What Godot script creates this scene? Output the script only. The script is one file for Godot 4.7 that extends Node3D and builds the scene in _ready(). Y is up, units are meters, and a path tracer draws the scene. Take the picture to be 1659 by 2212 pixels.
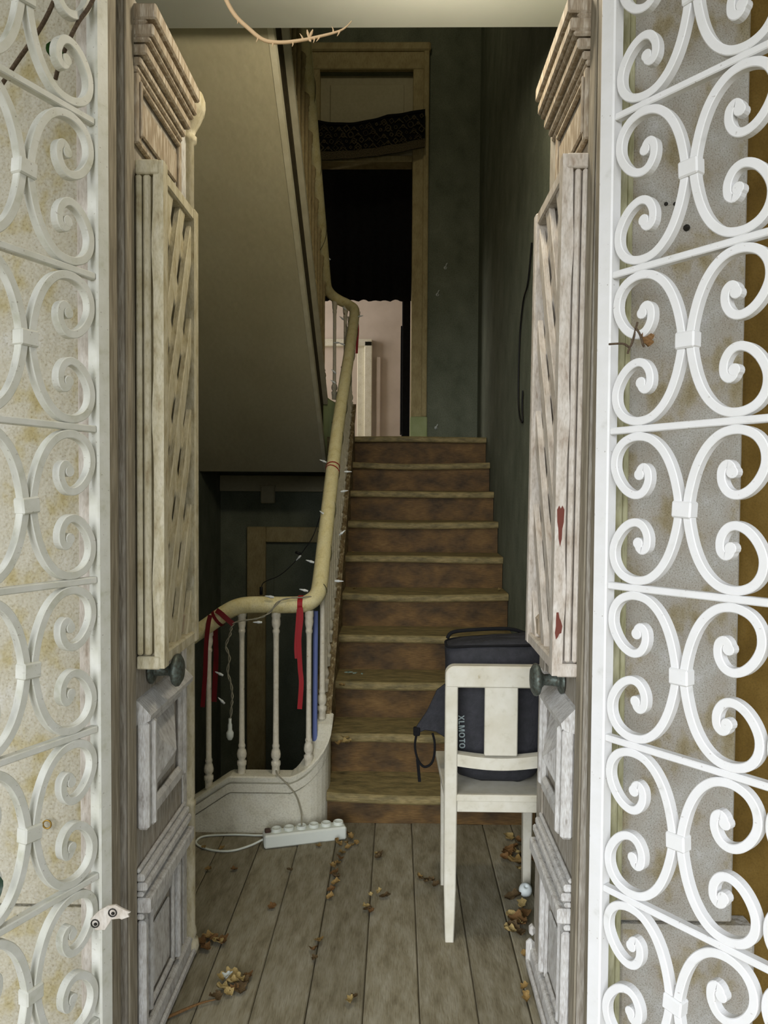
extends Node3D

var taken := {}
var M := {}
var noise_cache := {}
var rng := RandomNumberGenerator.new()

# ------------------------------------------------------------------ naming
func numbered(called: String) -> String:
	var n: int = taken.get(called, 0)
	taken[called] = n + 1
	return called if n == 0 else "%s_%03d" % [called, n]

func tag(o: Node, label: String, category := "", group := "", kind := "") -> Node:
	o.set_meta("label", label)
	if category != "": o.set_meta("category", category)
	if group != "": o.set_meta("group", group)
	if kind != "": o.set_meta("kind", kind)
	return o

func thing(called: String, label: String, category: String, at := Vector3.ZERO, turn := 0.0, group := "", kind := "") -> Node3D:
	var o := Node3D.new()
	o.name = numbered(called)
	add_child(o)
	o.position = at
	o.rotation.y = turn
	tag(o, label, category, group, kind)
	return o

func put(called: String, m, mat: Material, parent: Node = self) -> MeshInstance3D:
	var o := MeshInstance3D.new()
	var mesh: Mesh = m.done() if m is MB else m
	o.mesh = mesh
	o.material_override = mat
	o.cast_shadow = GeometryInstance3D.SHADOW_CASTING_SETTING_ON
	if parent == self:
		o.name = numbered(called)
		add_child(o)
	else:
		var n := 0
		var nm := called
		while parent.has_node(nm):
			n += 1
			nm = "%s_%03d" % [called, n]
		o.name = nm
		parent.add_child(o)
	return o

# ------------------------------------------------------------------ mesh building
class MB:
	var st := SurfaceTool.new()
	func _init() -> void:
		st.begin(Mesh.PRIMITIVE_TRIANGLES)
		st.set_smooth_group(-1)
	func smooth(on: bool) -> MB:
		st.set_smooth_group(0 if on else -1)
		return self
	func tri(a: Vector3, b: Vector3, c: Vector3) -> void:
		st.add_vertex(a)
		st.add_vertex(c)
		st.add_vertex(b)
	func quad(a: Vector3, b: Vector3, c: Vector3, d: Vector3) -> void:
		tri(a, b, c)
		tri(a, c, d)
	func otri(a: Vector3, b: Vector3, c: Vector3, o: Vector3) -> void:
		if (b - a).cross(c - a).dot((a + b + c) / 3.0 - o) < 0.0: tri(a, c, b)
		else: tri(a, b, c)
	func oquad(a: Vector3, b: Vector3, c: Vector3, d: Vector3, o: Vector3) -> void:
		otri(a, b, c, o)
		otri(a, c, d, o)
	func done() -> ArrayMesh:
		st.generate_normals()
		return st.commit()
	# chamfered box between two corners, optionally transformed
	func box(lo: Vector3, hi: Vector3, ch := 0.0, xf := Transform3D.IDENTITY) -> MB:
		smooth(false)
		var a := Vector3(minf(lo.x, hi.x), minf(lo.y, hi.y), minf(lo.z, hi.z))
		var b := Vector3(maxf(lo.x, hi.x), maxf(lo.y, hi.y), maxf(lo.z, hi.z))
		var c := (a + b) / 2.0
		var h := (b - a) / 2.0
		ch = minf(ch, minf(h.x, minf(h.y, h.z)) * 0.9)
		var o := xf * c
		var f := func(s: Vector3, k: int) -> Vector3:
			var e := h - Vector3(ch, ch, ch)
			if k == 0: e.x = h.x
			elif k == 1: e.y = h.y
			else: e.z = h.z
			return xf * (c + s * e)
		for k in 3:
			var i := (k + 1) % 3
			var j := (k + 2) % 3
			for sg in [-1.0, 1.0]:
				var v := []
				for q in [[-1.0, -1.0], [1.0, -1.0], [1.0, 1.0], [-1.0, 1.0]]:
					var s := Vector3.ZERO
					s[k] = sg
					s[i] = q[0]
					s[j] = q[1]
					v.append(f.call(s, k))
				oquad(v[0], v[1], v[2], v[3], o)
		if ch > 0.0:
			for k in 3:
				var i := (k + 1) % 3
				var j := (k + 2) % 3
				for si in [-1.0, 1.0]:
					for sj in [-1.0, 1.0]:
						var p := Vector3.ZERO
						p[i] = si
						p[j] = sj
						var q := p
						p[k] = -1.0
						q[k] = 1.0
						oquad(f.call(p, i), f.call(q, i), f.call(q, j), f.call(p, j), o)
			for sx in [-1.0, 1.0]:
				for sy in [-1.0, 1.0]:
					for sz in [-1.0, 1.0]:
						var s := Vector3(sx, sy, sz)
						otri(f.call(s, 0), f.call(s, 1), f.call(s, 2), o)
		return self
	# polygon in local xy extruded from z0 to z1, front (z1) edge chamfered
	func prism(poly: PackedVector2Array, z0: float, z1: float, xf := Transform3D.IDENTITY, ch := 0.0) -> MB:
		smooth(false)
		var p := poly.duplicate()
		if Geometry2D.is_polygon_clockwise(p): p.reverse()
		if z1 < z0:
			var t := z0
			z0 = z1
			z1 = t
		var flip := xf.basis.determinant() < 0.0
		var n := p.size()
		var q := PackedVector2Array()
		for i in n:
			var a := (p[i] - p[(i + n - 1) % n]).normalized()
			var b := (p[(i + 1) % n] - p[i]).normalized()
			var m := Vector2(-a.y - b.y, a.x + b.x)
			var l := m.length()
			m = m / l if l > 0.001 else Vector2.ZERO
			q.append(p[i] + m * ch / maxf(0.35, l / 2.0))
		var em := func(a: Vector3, b: Vector3, c: Vector3) -> void:
			if flip: tri(xf * a, xf * c, xf * b)
			else: tri(xf * a, xf * b, xf * c)
		var zs := [z0, z1 - ch, z1] if ch > 0.0 else [z0, z1]
		for k in zs.size() - 1:
			var top: PackedVector2Array = q if (k + 1 == zs.size() - 1) else p
			for i in n:
				var j := (i + 1) % n
				var a := Vector3(p[i].x, p[i].y, zs[k])
				var b := Vector3(p[j].x, p[j].y, zs[k])
				var c := Vector3(top[j].x, top[j].y, zs[k + 1])
				var d := Vector3(top[i].x, top[i].y, zs[k + 1])
				em.call(a, b, c)
				em.call(a, c, d)
		var idx := Geometry2D.triangulate_polygon(p)
		for t in range(0, idx.size(), 3):
			var i0 := idx[t]
			var i1 := idx[t + 1]
			var i2 := idx[t + 2]
			if (p[i1] - p[i0]).cross(p[i2] - p[i0]) < 0.0:
				var s := i1
				i1 = i2
				i2 = s
			em.call(Vector3(q[i0].x, q[i0].y, z1), Vector3(q[i1].x, q[i1].y, z1), Vector3(q[i2].x, q[i2].y, z1))
			em.call(Vector3(p[i0].x, p[i0].y, z0), Vector3(p[i2].x, p[i2].y, z0), Vector3(p[i1].x, p[i1].y, z0))
		return self
	# rings of equal count joined one after the other
	func loft(rings: Array, closed_ring := true, caps := true, sm := true) -> MB:
		smooth(sm)
		var n: int = rings[0].size()
		var last := n if closed_ring else n - 1
		for k in rings.size() - 1:
			for i in last:
				var j := (i + 1) % n
				quad(rings[k][i], rings[k][j], rings[k + 1][j], rings[k + 1][i])
		if caps and closed_ring:
			smooth(false)
			var c0 := Vector3.ZERO
			var c1 := Vector3.ZERO
			var z: int = rings.size() - 1
			for i in n:
				c0 += rings[0][i] / n
				c1 += rings[z][i] / n
			for i in n:
				var j := (i + 1) % n
				tri(c0, rings[0][j], rings[0][i])
				tri(c1, rings[z][i], rings[z][j])
		return self
	func tube(path: Array, r, sides := 8, squash := 1.0, sm := true) -> MB:
		var rings := []
		var n := path.size()
		var up := Vector3.UP
		var t0: Vector3 = (path[1] - path[0]).normalized()
		if absf(t0.dot(up)) > 0.9: up = Vector3.RIGHT
		var u := up.cross(t0).normalized()
		for i in n:
			var t: Vector3
			if i == 0: t = t0
			elif i == n - 1: t = (path[n - 1] - path[n - 2]).normalized()
			else: t = (path[i + 1] - path[i - 1]).normalized()
			u = (u - t * u.dot(t)).normalized()
			var v := t.cross(u)
			var ring := PackedVector3Array()
			var rr: float = r[i] if r is Array else r
			for s in sides:
				var a := TAU * s / sides
				ring.append(path[i] + u * cos(a) * rr + v * sin(a) * rr * squash)
			rings.append(ring)
		return loft(rings, true, true, sm)
	func lathe(profile: Array, xf := Transform3D.IDENTITY, sides := 12) -> MB:
		var rings := []
		for p in profile:
			var ring := PackedVector3Array()
			for s in sides:
				var a := -TAU * s / sides
				ring.append(xf * Vector3(cos(a) * p[0], p[1], sin(a) * p[0]))
			rings.append(ring)
		return loft(rings, true, true, true)
	# flat bar following a path in local xy, w wide in the plane, from z0 to z1
	func bar2d(pts: PackedVector2Array, w, z0: float, z1: float, ch := 0.0, xf := Transform3D.IDENTITY) -> MB:
		var rings := []
		var n := pts.size()
		for i in n:
			var t := (pts[mini(i + 1, n - 1)] - pts[maxi(i - 1, 0)]).normalized()
			var nr := Vector2(-t.y, t.x)
			var h: float = (w[i] if w is Array else w) / 2.0
			var ring := PackedVector3Array()
			var prof := [[-h, z0], [h, z0], [h, z1 - ch], [h - ch, z1], [-h + ch, z1], [-h, z1 - ch]] if ch > 0.0 else [[-h, z0], [h, z0], [h, z1], [-h, z1]]
			for q in prof:
				var p: Vector2 = pts[i] + nr * q[0]
				ring.append(xf * Vector3(p.x, p.y, q[1]))
			if xf.basis.determinant() > 0.0: ring.reverse()
			rings.append(ring)
		return loft(rings, true, true, false)

func crom(pts: Array, per := 6) -> Array:
	var out := []
	var n := pts.size()
	for i in n - 1:
		var a = pts[maxi(i - 1, 0)]
		var b = pts[i]
		var c = pts[i + 1]
		var d = pts[mini(i + 2, n - 1)]
		for k in per:
			var t := float(k) / per
			out.append((b * 2.0 + (c - a) * t + (a * 2.0 - b * 5.0 + c * 4.0 - d) * t * t + (b * 3.0 - a - c * 3.0 + d) * t * t * t) * 0.5)
	out.append(pts[n - 1])
	return out

func V(a: Array) -> Array:
	var out := []
	for p in a: out.append(Vector3(p[0], p[1], p[2]))
	return out

func P2(a: Array) -> PackedVector2Array:
	var out := PackedVector2Array()
	for p in a: out.append(Vector2(p[0], p[1]))
	return out

# ------------------------------------------------------------------ materials
func noise_tex(ramp: Array, freq: float, oct: int, seed_: int, kind := FastNoiseLite.TYPE_SIMPLEX_SMOOTH, size := 512, warp := 0.0) -> NoiseTexture2D:
	var key := str([ramp, freq, oct, seed_, kind, size, warp])
	if noise_cache.has(key): return noise_cache[key]
	var f := FastNoiseLite.new()
	f.noise_type = kind
	f.frequency = freq
	f.seed = seed_
	f.fractal_type = FastNoiseLite.FRACTAL_FBM
	f.fractal_octaves = oct
	f.fractal_gain = 0.55
	if warp > 0.0:
		f.domain_warp_enabled = true
		f.domain_warp_amplitude = warp
		f.domain_warp_frequency = freq
	var t := NoiseTexture2D.new()
	t.width = size
	t.height = size
	t.seamless = true
	t.noise = f
	if ramp.size():
		var g := Gradient.new()
		var offs := PackedFloat32Array()
		var cols := PackedColorArray()
		for r in ramp:
			offs.append(r[0])
			cols.append(r[1])
		g.offsets = offs
		g.colors = cols
		t.color_ramp = g
	noise_cache[key] = t
	return t

func C(r: float, g: float, b: float) -> Color:
	return Color(r, g, b)

# base ramp over blotch noise, multiplied by a finer grain ramp
func mat(name_: String, ramp: Array, freq: float, scale: Vector3, rough: float, grain := [], gfreq := 0.06, gscale := Vector3.ONE, bump := 0.0, seed_ := 1, bumpfreq := 0.05) -> StandardMaterial3D:
	var m := StandardMaterial3D.new()
	m.resource_name = name_
	m.roughness = rough
	m.metallic_specular = 0.35
	m.albedo_texture = noise_tex(ramp, freq, 5, seed_)
	m.uv1_triplanar = true
	m.uv1_world_triplanar = true
	m.uv1_scale = scale
	m.uv1_triplanar_sharpness = 4.0
	if grain.size():
		m.detail_enabled = true
		m.detail_blend_mode = BaseMaterial3D.BLEND_MODE_MUL
		m.detail_albedo = noise_tex(grain, gfreq, 4, seed_ + 31)
		m.detail_uv_layer = BaseMaterial3D.DETAIL_UV_2
		m.uv2_triplanar = true
		m.uv2_world_triplanar = true
		m.uv2_scale = gscale
	if bump > 0.0:
		m.heightmap_enabled = true
		m.heightmap_texture = noise_tex([], bumpfreq, 4, 77)
		m.heightmap_scale = bump
	M[name_] = m
	return m

func plain(name_: String, c: Color, rough: float, metal := 0.0) -> StandardMaterial3D:
	var m := StandardMaterial3D.new()
	m.resource_name = name_
	m.albedo_color = c
	m.roughness = rough
	m.metallic = metal
	m.metallic_specular = 0.4
	M[name_] = m
	return m

func make_materials() -> void:
	var grain_soft := [[0.0, C(0.86, 0.85, 0.83)], [0.5, C(0.97, 0.97, 0.96)], [1.0, C(1, 1, 1)]]
	var grain_wood := [[0.0, C(0.55, 0.5, 0.45)], [0.35, C(0.82, 0.8, 0.77)], [0.6, C(0.97, 0.96, 0.95)], [1.0, C(1, 1, 1)]]
	var grain_fine := [[0.0, C(0.78, 0.75, 0.72)], [0.4, C(0.92, 0.91, 0.9)], [0.7, C(1, 1, 1)], [1.0, C(1, 1, 1)]]
	mat("gate_paint", [[0.0, C(0.8, 0.8, 0.78)], [0.2, C(0.87, 0.87, 0.86)], [1.0, C(0.9, 0.9, 0.9)]], 0.012, Vector3(2, 2, 2), 0.45,
		[[0.0, C(0.45, 0.38, 0.32)], [0.08, C(0.6, 0.55, 0.5)], [0.12, C(1, 1, 1)], [1.0, C(1, 1, 1)]], 0.05, Vector3(3, 3, 3), 0.03, 3)
	mat("gate_paint_grey", [[0.0, C(0.7, 0.7, 0.62)], [0.3, C(0.78, 0.78, 0.73)], [1.0, C(0.84, 0.84, 0.81)]], 0.012, Vector3(2, 2, 2), 0.5,  # greyer, slightly greenish copy of the gate paint, for the left leaf
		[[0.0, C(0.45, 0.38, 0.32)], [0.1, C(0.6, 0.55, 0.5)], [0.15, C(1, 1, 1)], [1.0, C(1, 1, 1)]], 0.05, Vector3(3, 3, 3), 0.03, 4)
	mat("jamb_wood", [[0.0, C(0.49, 0.46, 0.395)], [0.35, C(0.55, 0.52, 0.45)], [0.6, C(0.6, 0.57, 0.5)], [1.0, C(0.66, 0.635, 0.57)]], 0.02, Vector3(5, 0.5, 5), 0.8, grain_fine, 0.04, Vector3(10, 0.35, 10), 0.15, 5)
	mat("door_wood", [[0.0, C(0.58, 0.52, 0.43)], [0.35, C(0.64, 0.585, 0.5)], [0.55, C(0.69, 0.64, 0.56)], [0.66, C(0.76, 0.72, 0.65)], [1.0, C(0.8, 0.77, 0.71)]], 0.02, Vector3(4, 0.9, 4), 0.75, grain_fine, 0.05, Vector3(10, 0.8, 10), 0.12, 7)
	mat("leaf_wood", [[0.0, C(0.56, 0.535, 0.48)], [0.4, C(0.625, 0.6, 0.55)], [0.7, C(0.68, 0.66, 0.615)], [1.0, C(0.74, 0.73, 0.69)]], 0.02, Vector3(5, 0.8, 5), 0.75, grain_fine, 0.05, Vector3(10, 0.8, 10), 0.1, 9)
	mat("door_paint", [[0.0, C(0.62, 0.605, 0.58)], [0.2, C(0.7, 0.69, 0.67)], [0.3, C(0.77, 0.765, 0.75)], [0.6, C(0.815, 0.815, 0.8)], [1.0, C(0.85, 0.85, 0.84)]], 0.02, Vector3(3, 1.4, 3), 0.6, grain_fine, 0.05, Vector3(9, 1.5, 9), 0.1, 11)
	mat("grille_cream", [[0.0, C(0.6, 0.54, 0.42)], [0.25, C(0.71, 0.67, 0.55)], [0.6, C(0.78, 0.75, 0.65)], [1.0, C(0.83, 0.8, 0.72)]], 0.02, Vector3(3, 1.2, 3), 0.6, grain_soft, 0.05, Vector3(6, 2, 6), 0.12, 13)
	mat("grille_pale", [[0.0, C(0.62, 0.56, 0.5)], [0.25, C(0.74, 0.7, 0.65)], [0.6, C(0.8, 0.77, 0.73)], [1.0, C(0.84, 0.82, 0.79)]], 0.02, Vector3(3, 1.2, 3), 0.6, grain_soft, 0.05, Vector3(6, 2, 6), 0.12, 17)
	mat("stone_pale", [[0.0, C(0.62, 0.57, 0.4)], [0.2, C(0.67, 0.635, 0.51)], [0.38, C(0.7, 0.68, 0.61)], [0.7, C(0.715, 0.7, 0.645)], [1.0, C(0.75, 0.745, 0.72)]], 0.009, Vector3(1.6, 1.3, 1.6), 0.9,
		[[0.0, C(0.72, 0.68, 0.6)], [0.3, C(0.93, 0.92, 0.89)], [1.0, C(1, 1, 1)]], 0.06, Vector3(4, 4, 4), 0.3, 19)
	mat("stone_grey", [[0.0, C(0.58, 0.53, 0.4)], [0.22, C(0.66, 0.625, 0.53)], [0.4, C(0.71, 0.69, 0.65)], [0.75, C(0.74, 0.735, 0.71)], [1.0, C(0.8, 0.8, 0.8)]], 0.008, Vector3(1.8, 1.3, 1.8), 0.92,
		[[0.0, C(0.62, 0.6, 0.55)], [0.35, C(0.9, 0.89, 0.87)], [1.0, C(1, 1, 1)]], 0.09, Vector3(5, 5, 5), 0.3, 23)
	mat("plaster_ochre", [[0.0, C(0.35, 0.27, 0.1)], [0.5, C(0.42, 0.33, 0.14)], [1.0, C(0.48, 0.39, 0.2)]], 0.01, Vector3(1.5, 1, 1.5), 0.95, grain_soft, 0.08, Vector3(4, 4, 4), 0.3, 29)
	mat("wall_green", [[0.0, C(0.39, 0.42, 0.355)], [0.4, C(0.45, 0.475, 0.41)], [0.7, C(0.475, 0.5, 0.435)], [1.0, C(0.52, 0.545, 0.475)]], 0.008, Vector3(1, 0.8, 1), 0.85, grain_soft, 0.05, Vector3(3, 3, 3), 0.15, 37)
	mat("soffit_plaster", [[0.0, C(0.74, 0.71, 0.59)], [0.5, C(0.77, 0.74, 0.62)], [1.0, C(0.79, 0.765, 0.65)]], 0.006, Vector3(0.6, 0.6, 0.6), 0.9, [[0.0, C(0.94, 0.94, 0.93)], [1.0, C(1, 1, 1)]], 0.03, Vector3(2, 2, 2), 0.15, 41)
	mat("moulding_beige", [[0.0, C(0.78, 0.75, 0.63)], [1.0, C(0.87, 0.85, 0.75)]], 0.01, Vector3(2, 2, 2), 0.6, [], 0.05, Vector3.ONE, 0.0, 42)
	mat("ceiling_paint", [[0.0, C(0.8, 0.81, 0.76)], [1.0, C(0.84, 0.85, 0.81)]], 0.004, Vector3(0.6, 0.6, 0.6), 0.9, [], 0.03, Vector3.ONE, 0.0, 43)
	mat("curb_paint", [[0.0, C(0.8, 0.78, 0.7)], [0.3, C(0.88, 0.865, 0.79)], [1.0, C(0.92, 0.91, 0.85)]], 0.01, Vector3(2, 2, 2), 0.7, grain_soft, 0.05, Vector3(4, 4, 4), 0.08, 47)
	mat("rail_paint", [[0.0, C(0.79, 0.73, 0.5)], [0.3, C(0.88, 0.83, 0.62)], [1.0, C(0.92, 0.89, 0.73)]], 0.012, Vector3(3, 3, 3), 0.45, grain_soft, 0.05, Vector3(4, 4, 4), 0.03, 53)
	mat("baluster_paint", [[0.0, C(0.5, 0.45, 0.34)], [0.1, C(0.6, 0.55, 0.44)], [0.16, C(0.82, 0.79, 0.7)], [1.0, C(0.88, 0.86, 0.79)]], 0.03, Vector3(4, 3, 4), 0.5, [], 0.05, Vector3.ONE, 0.1, 59)
	mat("string_wood", [[0.0, C(0.36, 0.29, 0.19)], [0.4, C(0.5, 0.43, 0.3)], [0.62, C(0.58, 0.52, 0.38)], [0.7, C(0.75, 0.71, 0.58)], [1.0, C(0.8, 0.77, 0.66)]], 0.02, Vector3(3, 2, 3), 0.7, grain_wood, 0.05, Vector3(5, 3, 5), 0.15, 61)
	mat("string_dark", [[0.0, C(0.22, 0.2, 0.13)], [0.6, C(0.32, 0.28, 0.19)], [1.0, C(0.4, 0.36, 0.25)]], 0.02, Vector3(3, 2, 3), 0.8, grain_fine, 0.05, Vector3(5, 3, 5), 0.1, 63)
	mat("baluster_yellow", [[0.0, C(0.5, 0.44, 0.3)], [0.35, C(0.62, 0.55, 0.39)], [1.0, C(0.7, 0.64, 0.47)]], 0.015, Vector3(3, 2, 3), 0.6, [], 0.05, Vector3.ONE, 0.0, 65)
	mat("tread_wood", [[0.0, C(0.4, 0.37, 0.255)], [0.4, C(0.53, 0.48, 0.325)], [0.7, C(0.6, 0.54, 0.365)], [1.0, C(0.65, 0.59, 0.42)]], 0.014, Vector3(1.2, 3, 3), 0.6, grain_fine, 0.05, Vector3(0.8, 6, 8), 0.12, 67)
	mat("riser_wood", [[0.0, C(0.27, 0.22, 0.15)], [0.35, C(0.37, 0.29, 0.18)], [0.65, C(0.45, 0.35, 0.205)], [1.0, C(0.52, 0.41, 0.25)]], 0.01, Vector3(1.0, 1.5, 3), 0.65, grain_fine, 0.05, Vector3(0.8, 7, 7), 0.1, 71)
	for i in 3:
		var k: float = [1.0, 0.96, 1.03][i]
		mat("floor_plank_%d" % i, [[0.0, C(0.47 * k, 0.44 * k, 0.36 * k)], [0.4, C(0.56 * k, 0.535 * k, 0.45 * k)], [0.7, C(0.6 * k, 0.58 * k, 0.505 * k)], [1.0, C(0.65 * k, 0.63 * k, 0.56 * k)]], 0.012, Vector3(3.2, 3, 1.0), 0.8,
			[[0.0, C(0.78, 0.75, 0.7)], [0.4, C(0.93, 0.92, 0.9)], [1.0, C(1, 1, 1)]], 0.05, Vector3(9, 4, 0.7), 0.1, 73 + i * 3)
	mat("chair_paint", [[0.0, C(0.66, 0.62, 0.52)], [0.08, C(0.76, 0.74, 0.67)], [0.5, C(0.79, 0.775, 0.715)], [1.0, C(0.82, 0.81, 0.76)]], 0.01, Vector3(1.5, 1.5, 1.5), 0.5, [[0.0, C(0.93, 0.92, 0.9)], [0.3, C(0.98, 0.98, 0.97)], [1.0, C(1, 1, 1)]], 0.02, Vector3(3, 3, 3), 0.02, 83)
	mat("bag_cloth", [[0.0, C(0.185, 0.19, 0.2)], [1.0, C(0.24, 0.24, 0.262)]], 0.02, Vector3(3, 3, 3), 0.75, [[0.0, C(0.7, 0.7, 0.7)], [1.0, C(1, 1, 1)]], 0.2, Vector3(8, 8, 8), 0.1, 89)
	mat("dark_cloth", [[0.0, C(0.05, 0.05, 0.055)], [1.0, C(0.085, 0.085, 0.09)]], 0.02, Vector3(2, 2, 2), 0.95, [], 0.05, Vector3.ONE, 0.2, 97)
	mat("lace_cloth", [[0.0, C(0.2, 0.18, 0.13)], [0.45, C(0.3, 0.27, 0.2)], [0.6, C(0.4, 0.36, 0.27)], [1.0, C(0.46, 0.42, 0.32)]], 0.06, Vector3(4, 4, 4), 0.9, [], 0.05, Vector3.ONE, 0.2, 101)
	mat("frame_paint", [[0.0, C(0.62, 0.56, 0.4)], [0.4, C(0.7, 0.64, 0.47)], [1.0, C(0.76, 0.71, 0.54)]], 0.01, Vector3(2, 1, 2), 0.7, grain_soft, 0.05, Vector3(4, 1, 4), 0.08, 103)
	mat("frame_green", [[0.0, C(0.58, 0.63, 0.43)], [1.0, C(0.68, 0.72, 0.54)]], 0.01, Vector3(2, 1, 2), 0.7, [], 0.05, Vector3.ONE, 0.0, 107)
	mat("room_plaster", [[0.0, C(0.76, 0.71, 0.655)], [1.0, C(0.82, 0.77, 0.72)]], 0.006, Vector3(1, 1, 1), 0.9, [], 0.05, Vector3.ONE, 0.0, 109)
	mat("bronze", [[0.0, C(0.27, 0.24, 0.2)], [0.4, C(0.34, 0.36, 0.33)], [1.0, C(0.45, 0.5, 0.48)]], 0.03, Vector3(5, 5, 5), 0.5, [], 0.05, Vector3.ONE, 0.05, 113)
	M.bronze.metallic = 0.55
	mat("pane_dust", [[0.0, C(0.3, 0.29, 0.26)], [1.0, C(0.42, 0.41, 0.37)]], 0.02, Vector3(3, 2, 3), 0.35, [], 0.05, Vector3.ONE, 0.0, 127)
	mat("ground_earth", [[0.0, C(0.6, 0.57, 0.48)], [0.5, C(0.7, 0.67, 0.58)], [1.0, C(0.76, 0.74, 0.66)]], 0.01, Vector3(1, 1, 1), 0.95, grain_soft, 0.05, Vector3(3, 3, 3), 0.5, 131)
	mat("bark", [[0.0, C(0.27, 0.22, 0.17)], [1.0, C(0.42, 0.36, 0.29)]], 0.05, Vector3(6, 6, 6), 0.9, [], 0.05, Vector3.ONE, 0.2, 137)
	mat("frame_strip", [[0.0, C(0.6, 0.58, 0.44)], [0.4, C(0.7, 0.69, 0.55)], [1.0, C(0.76, 0.75, 0.64)]], 0.02, Vector3(3, 1, 3), 0.7, grain_soft, 0.05, Vector3(4, 1, 4), 0.1, 151)
	for i in 4:
		var c: Color = [C(0.6, 0.48, 0.26), C(0.47, 0.33, 0.17), C(0.72, 0.62, 0.38), C(0.36, 0.28, 0.16)][i]
		mat("leaf_dry_%d" % i, [[0.0, c.darkened(0.25)], [1.0, c.lightened(0.12)]], 0.05, Vector3(8, 8, 8), 0.8, [], 0.05, Vector3.ONE, 0.0, 139 + i)
	plain("added_lamp_glass", C(0.95, 0.92, 0.85), 0.5)  # glowing glass of the two added lamps
	M.added_lamp_glass.emission_enabled = true
	M.added_lamp_glass.emission = C(1.0, 0.95, 0.86)
	M.added_lamp_glass.emission_energy_multiplier = 1.0
	plain("dirt", C(0.36, 0.33, 0.26), 0.95)
	plain("dark_gap", C(0.09, 0.085, 0.08), 0.95)
	plain("cane", C(0.78, 0.66, 0.5), 0.7)
	plain("leaf_green", C(0.2, 0.36, 0.14), 0.5)
	plain("leaf_dark_green", C(0.12, 0.2, 0.14), 0.4)  # dark green blade colour
	plain("ribbon_red", C(0.62, 0.07, 0.1), 0.55)
	plain("ribbon_dark", C(0.4, 0.05, 0.07), 0.6)
	plain("wire_clear", C(0.6, 0.58, 0.5), 0.4)
	plain("wire_green", C(0.26, 0.26, 0.16), 0.5)
	plain("wire_black", C(0.06, 0.06, 0.06), 0.5)
	plain("bulb_white", C(0.86, 0.88, 0.88), 0.2)
	plain("plastic_white", C(0.85, 0.87, 0.83), 0.4)
	plain("plug_brown", C(0.26, 0.17, 0.13), 0.5)
	plain("pole_blue", C(0.42, 0.48, 0.7), 0.4)
	plain("print_pale", C(0.55, 0.6, 0.6), 0.7)
	plain("brass", C(0.6, 0.48, 0.22), 0.4, 0.7)
	plain("rust_red", C(0.42, 0.23, 0.19), 0.9)
	plain("porcelain", C(0.82, 0.85, 0.84), 0.5)
	plain("iron_dark", C(0.2, 0.19, 0.17), 0.6, 0.4)
	plain("glass_bit", C(0.62, 0.72, 0.68), 0.2)

# ------------------------------------------------------------------ constants
const R1 := 0.1334
const RISE := 0.1724
const GOING := 0.2097
const D1 := 3.0388
const XL := -0.275
const XR := 0.566
const LAND := 1.685
const ZL := -4.926
const ZB := -5.55

func nose_y(z: float) -> float:      # pitch line over depth (z positive away)
	return R1 + (z - D1) * RISE / GOING

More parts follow.
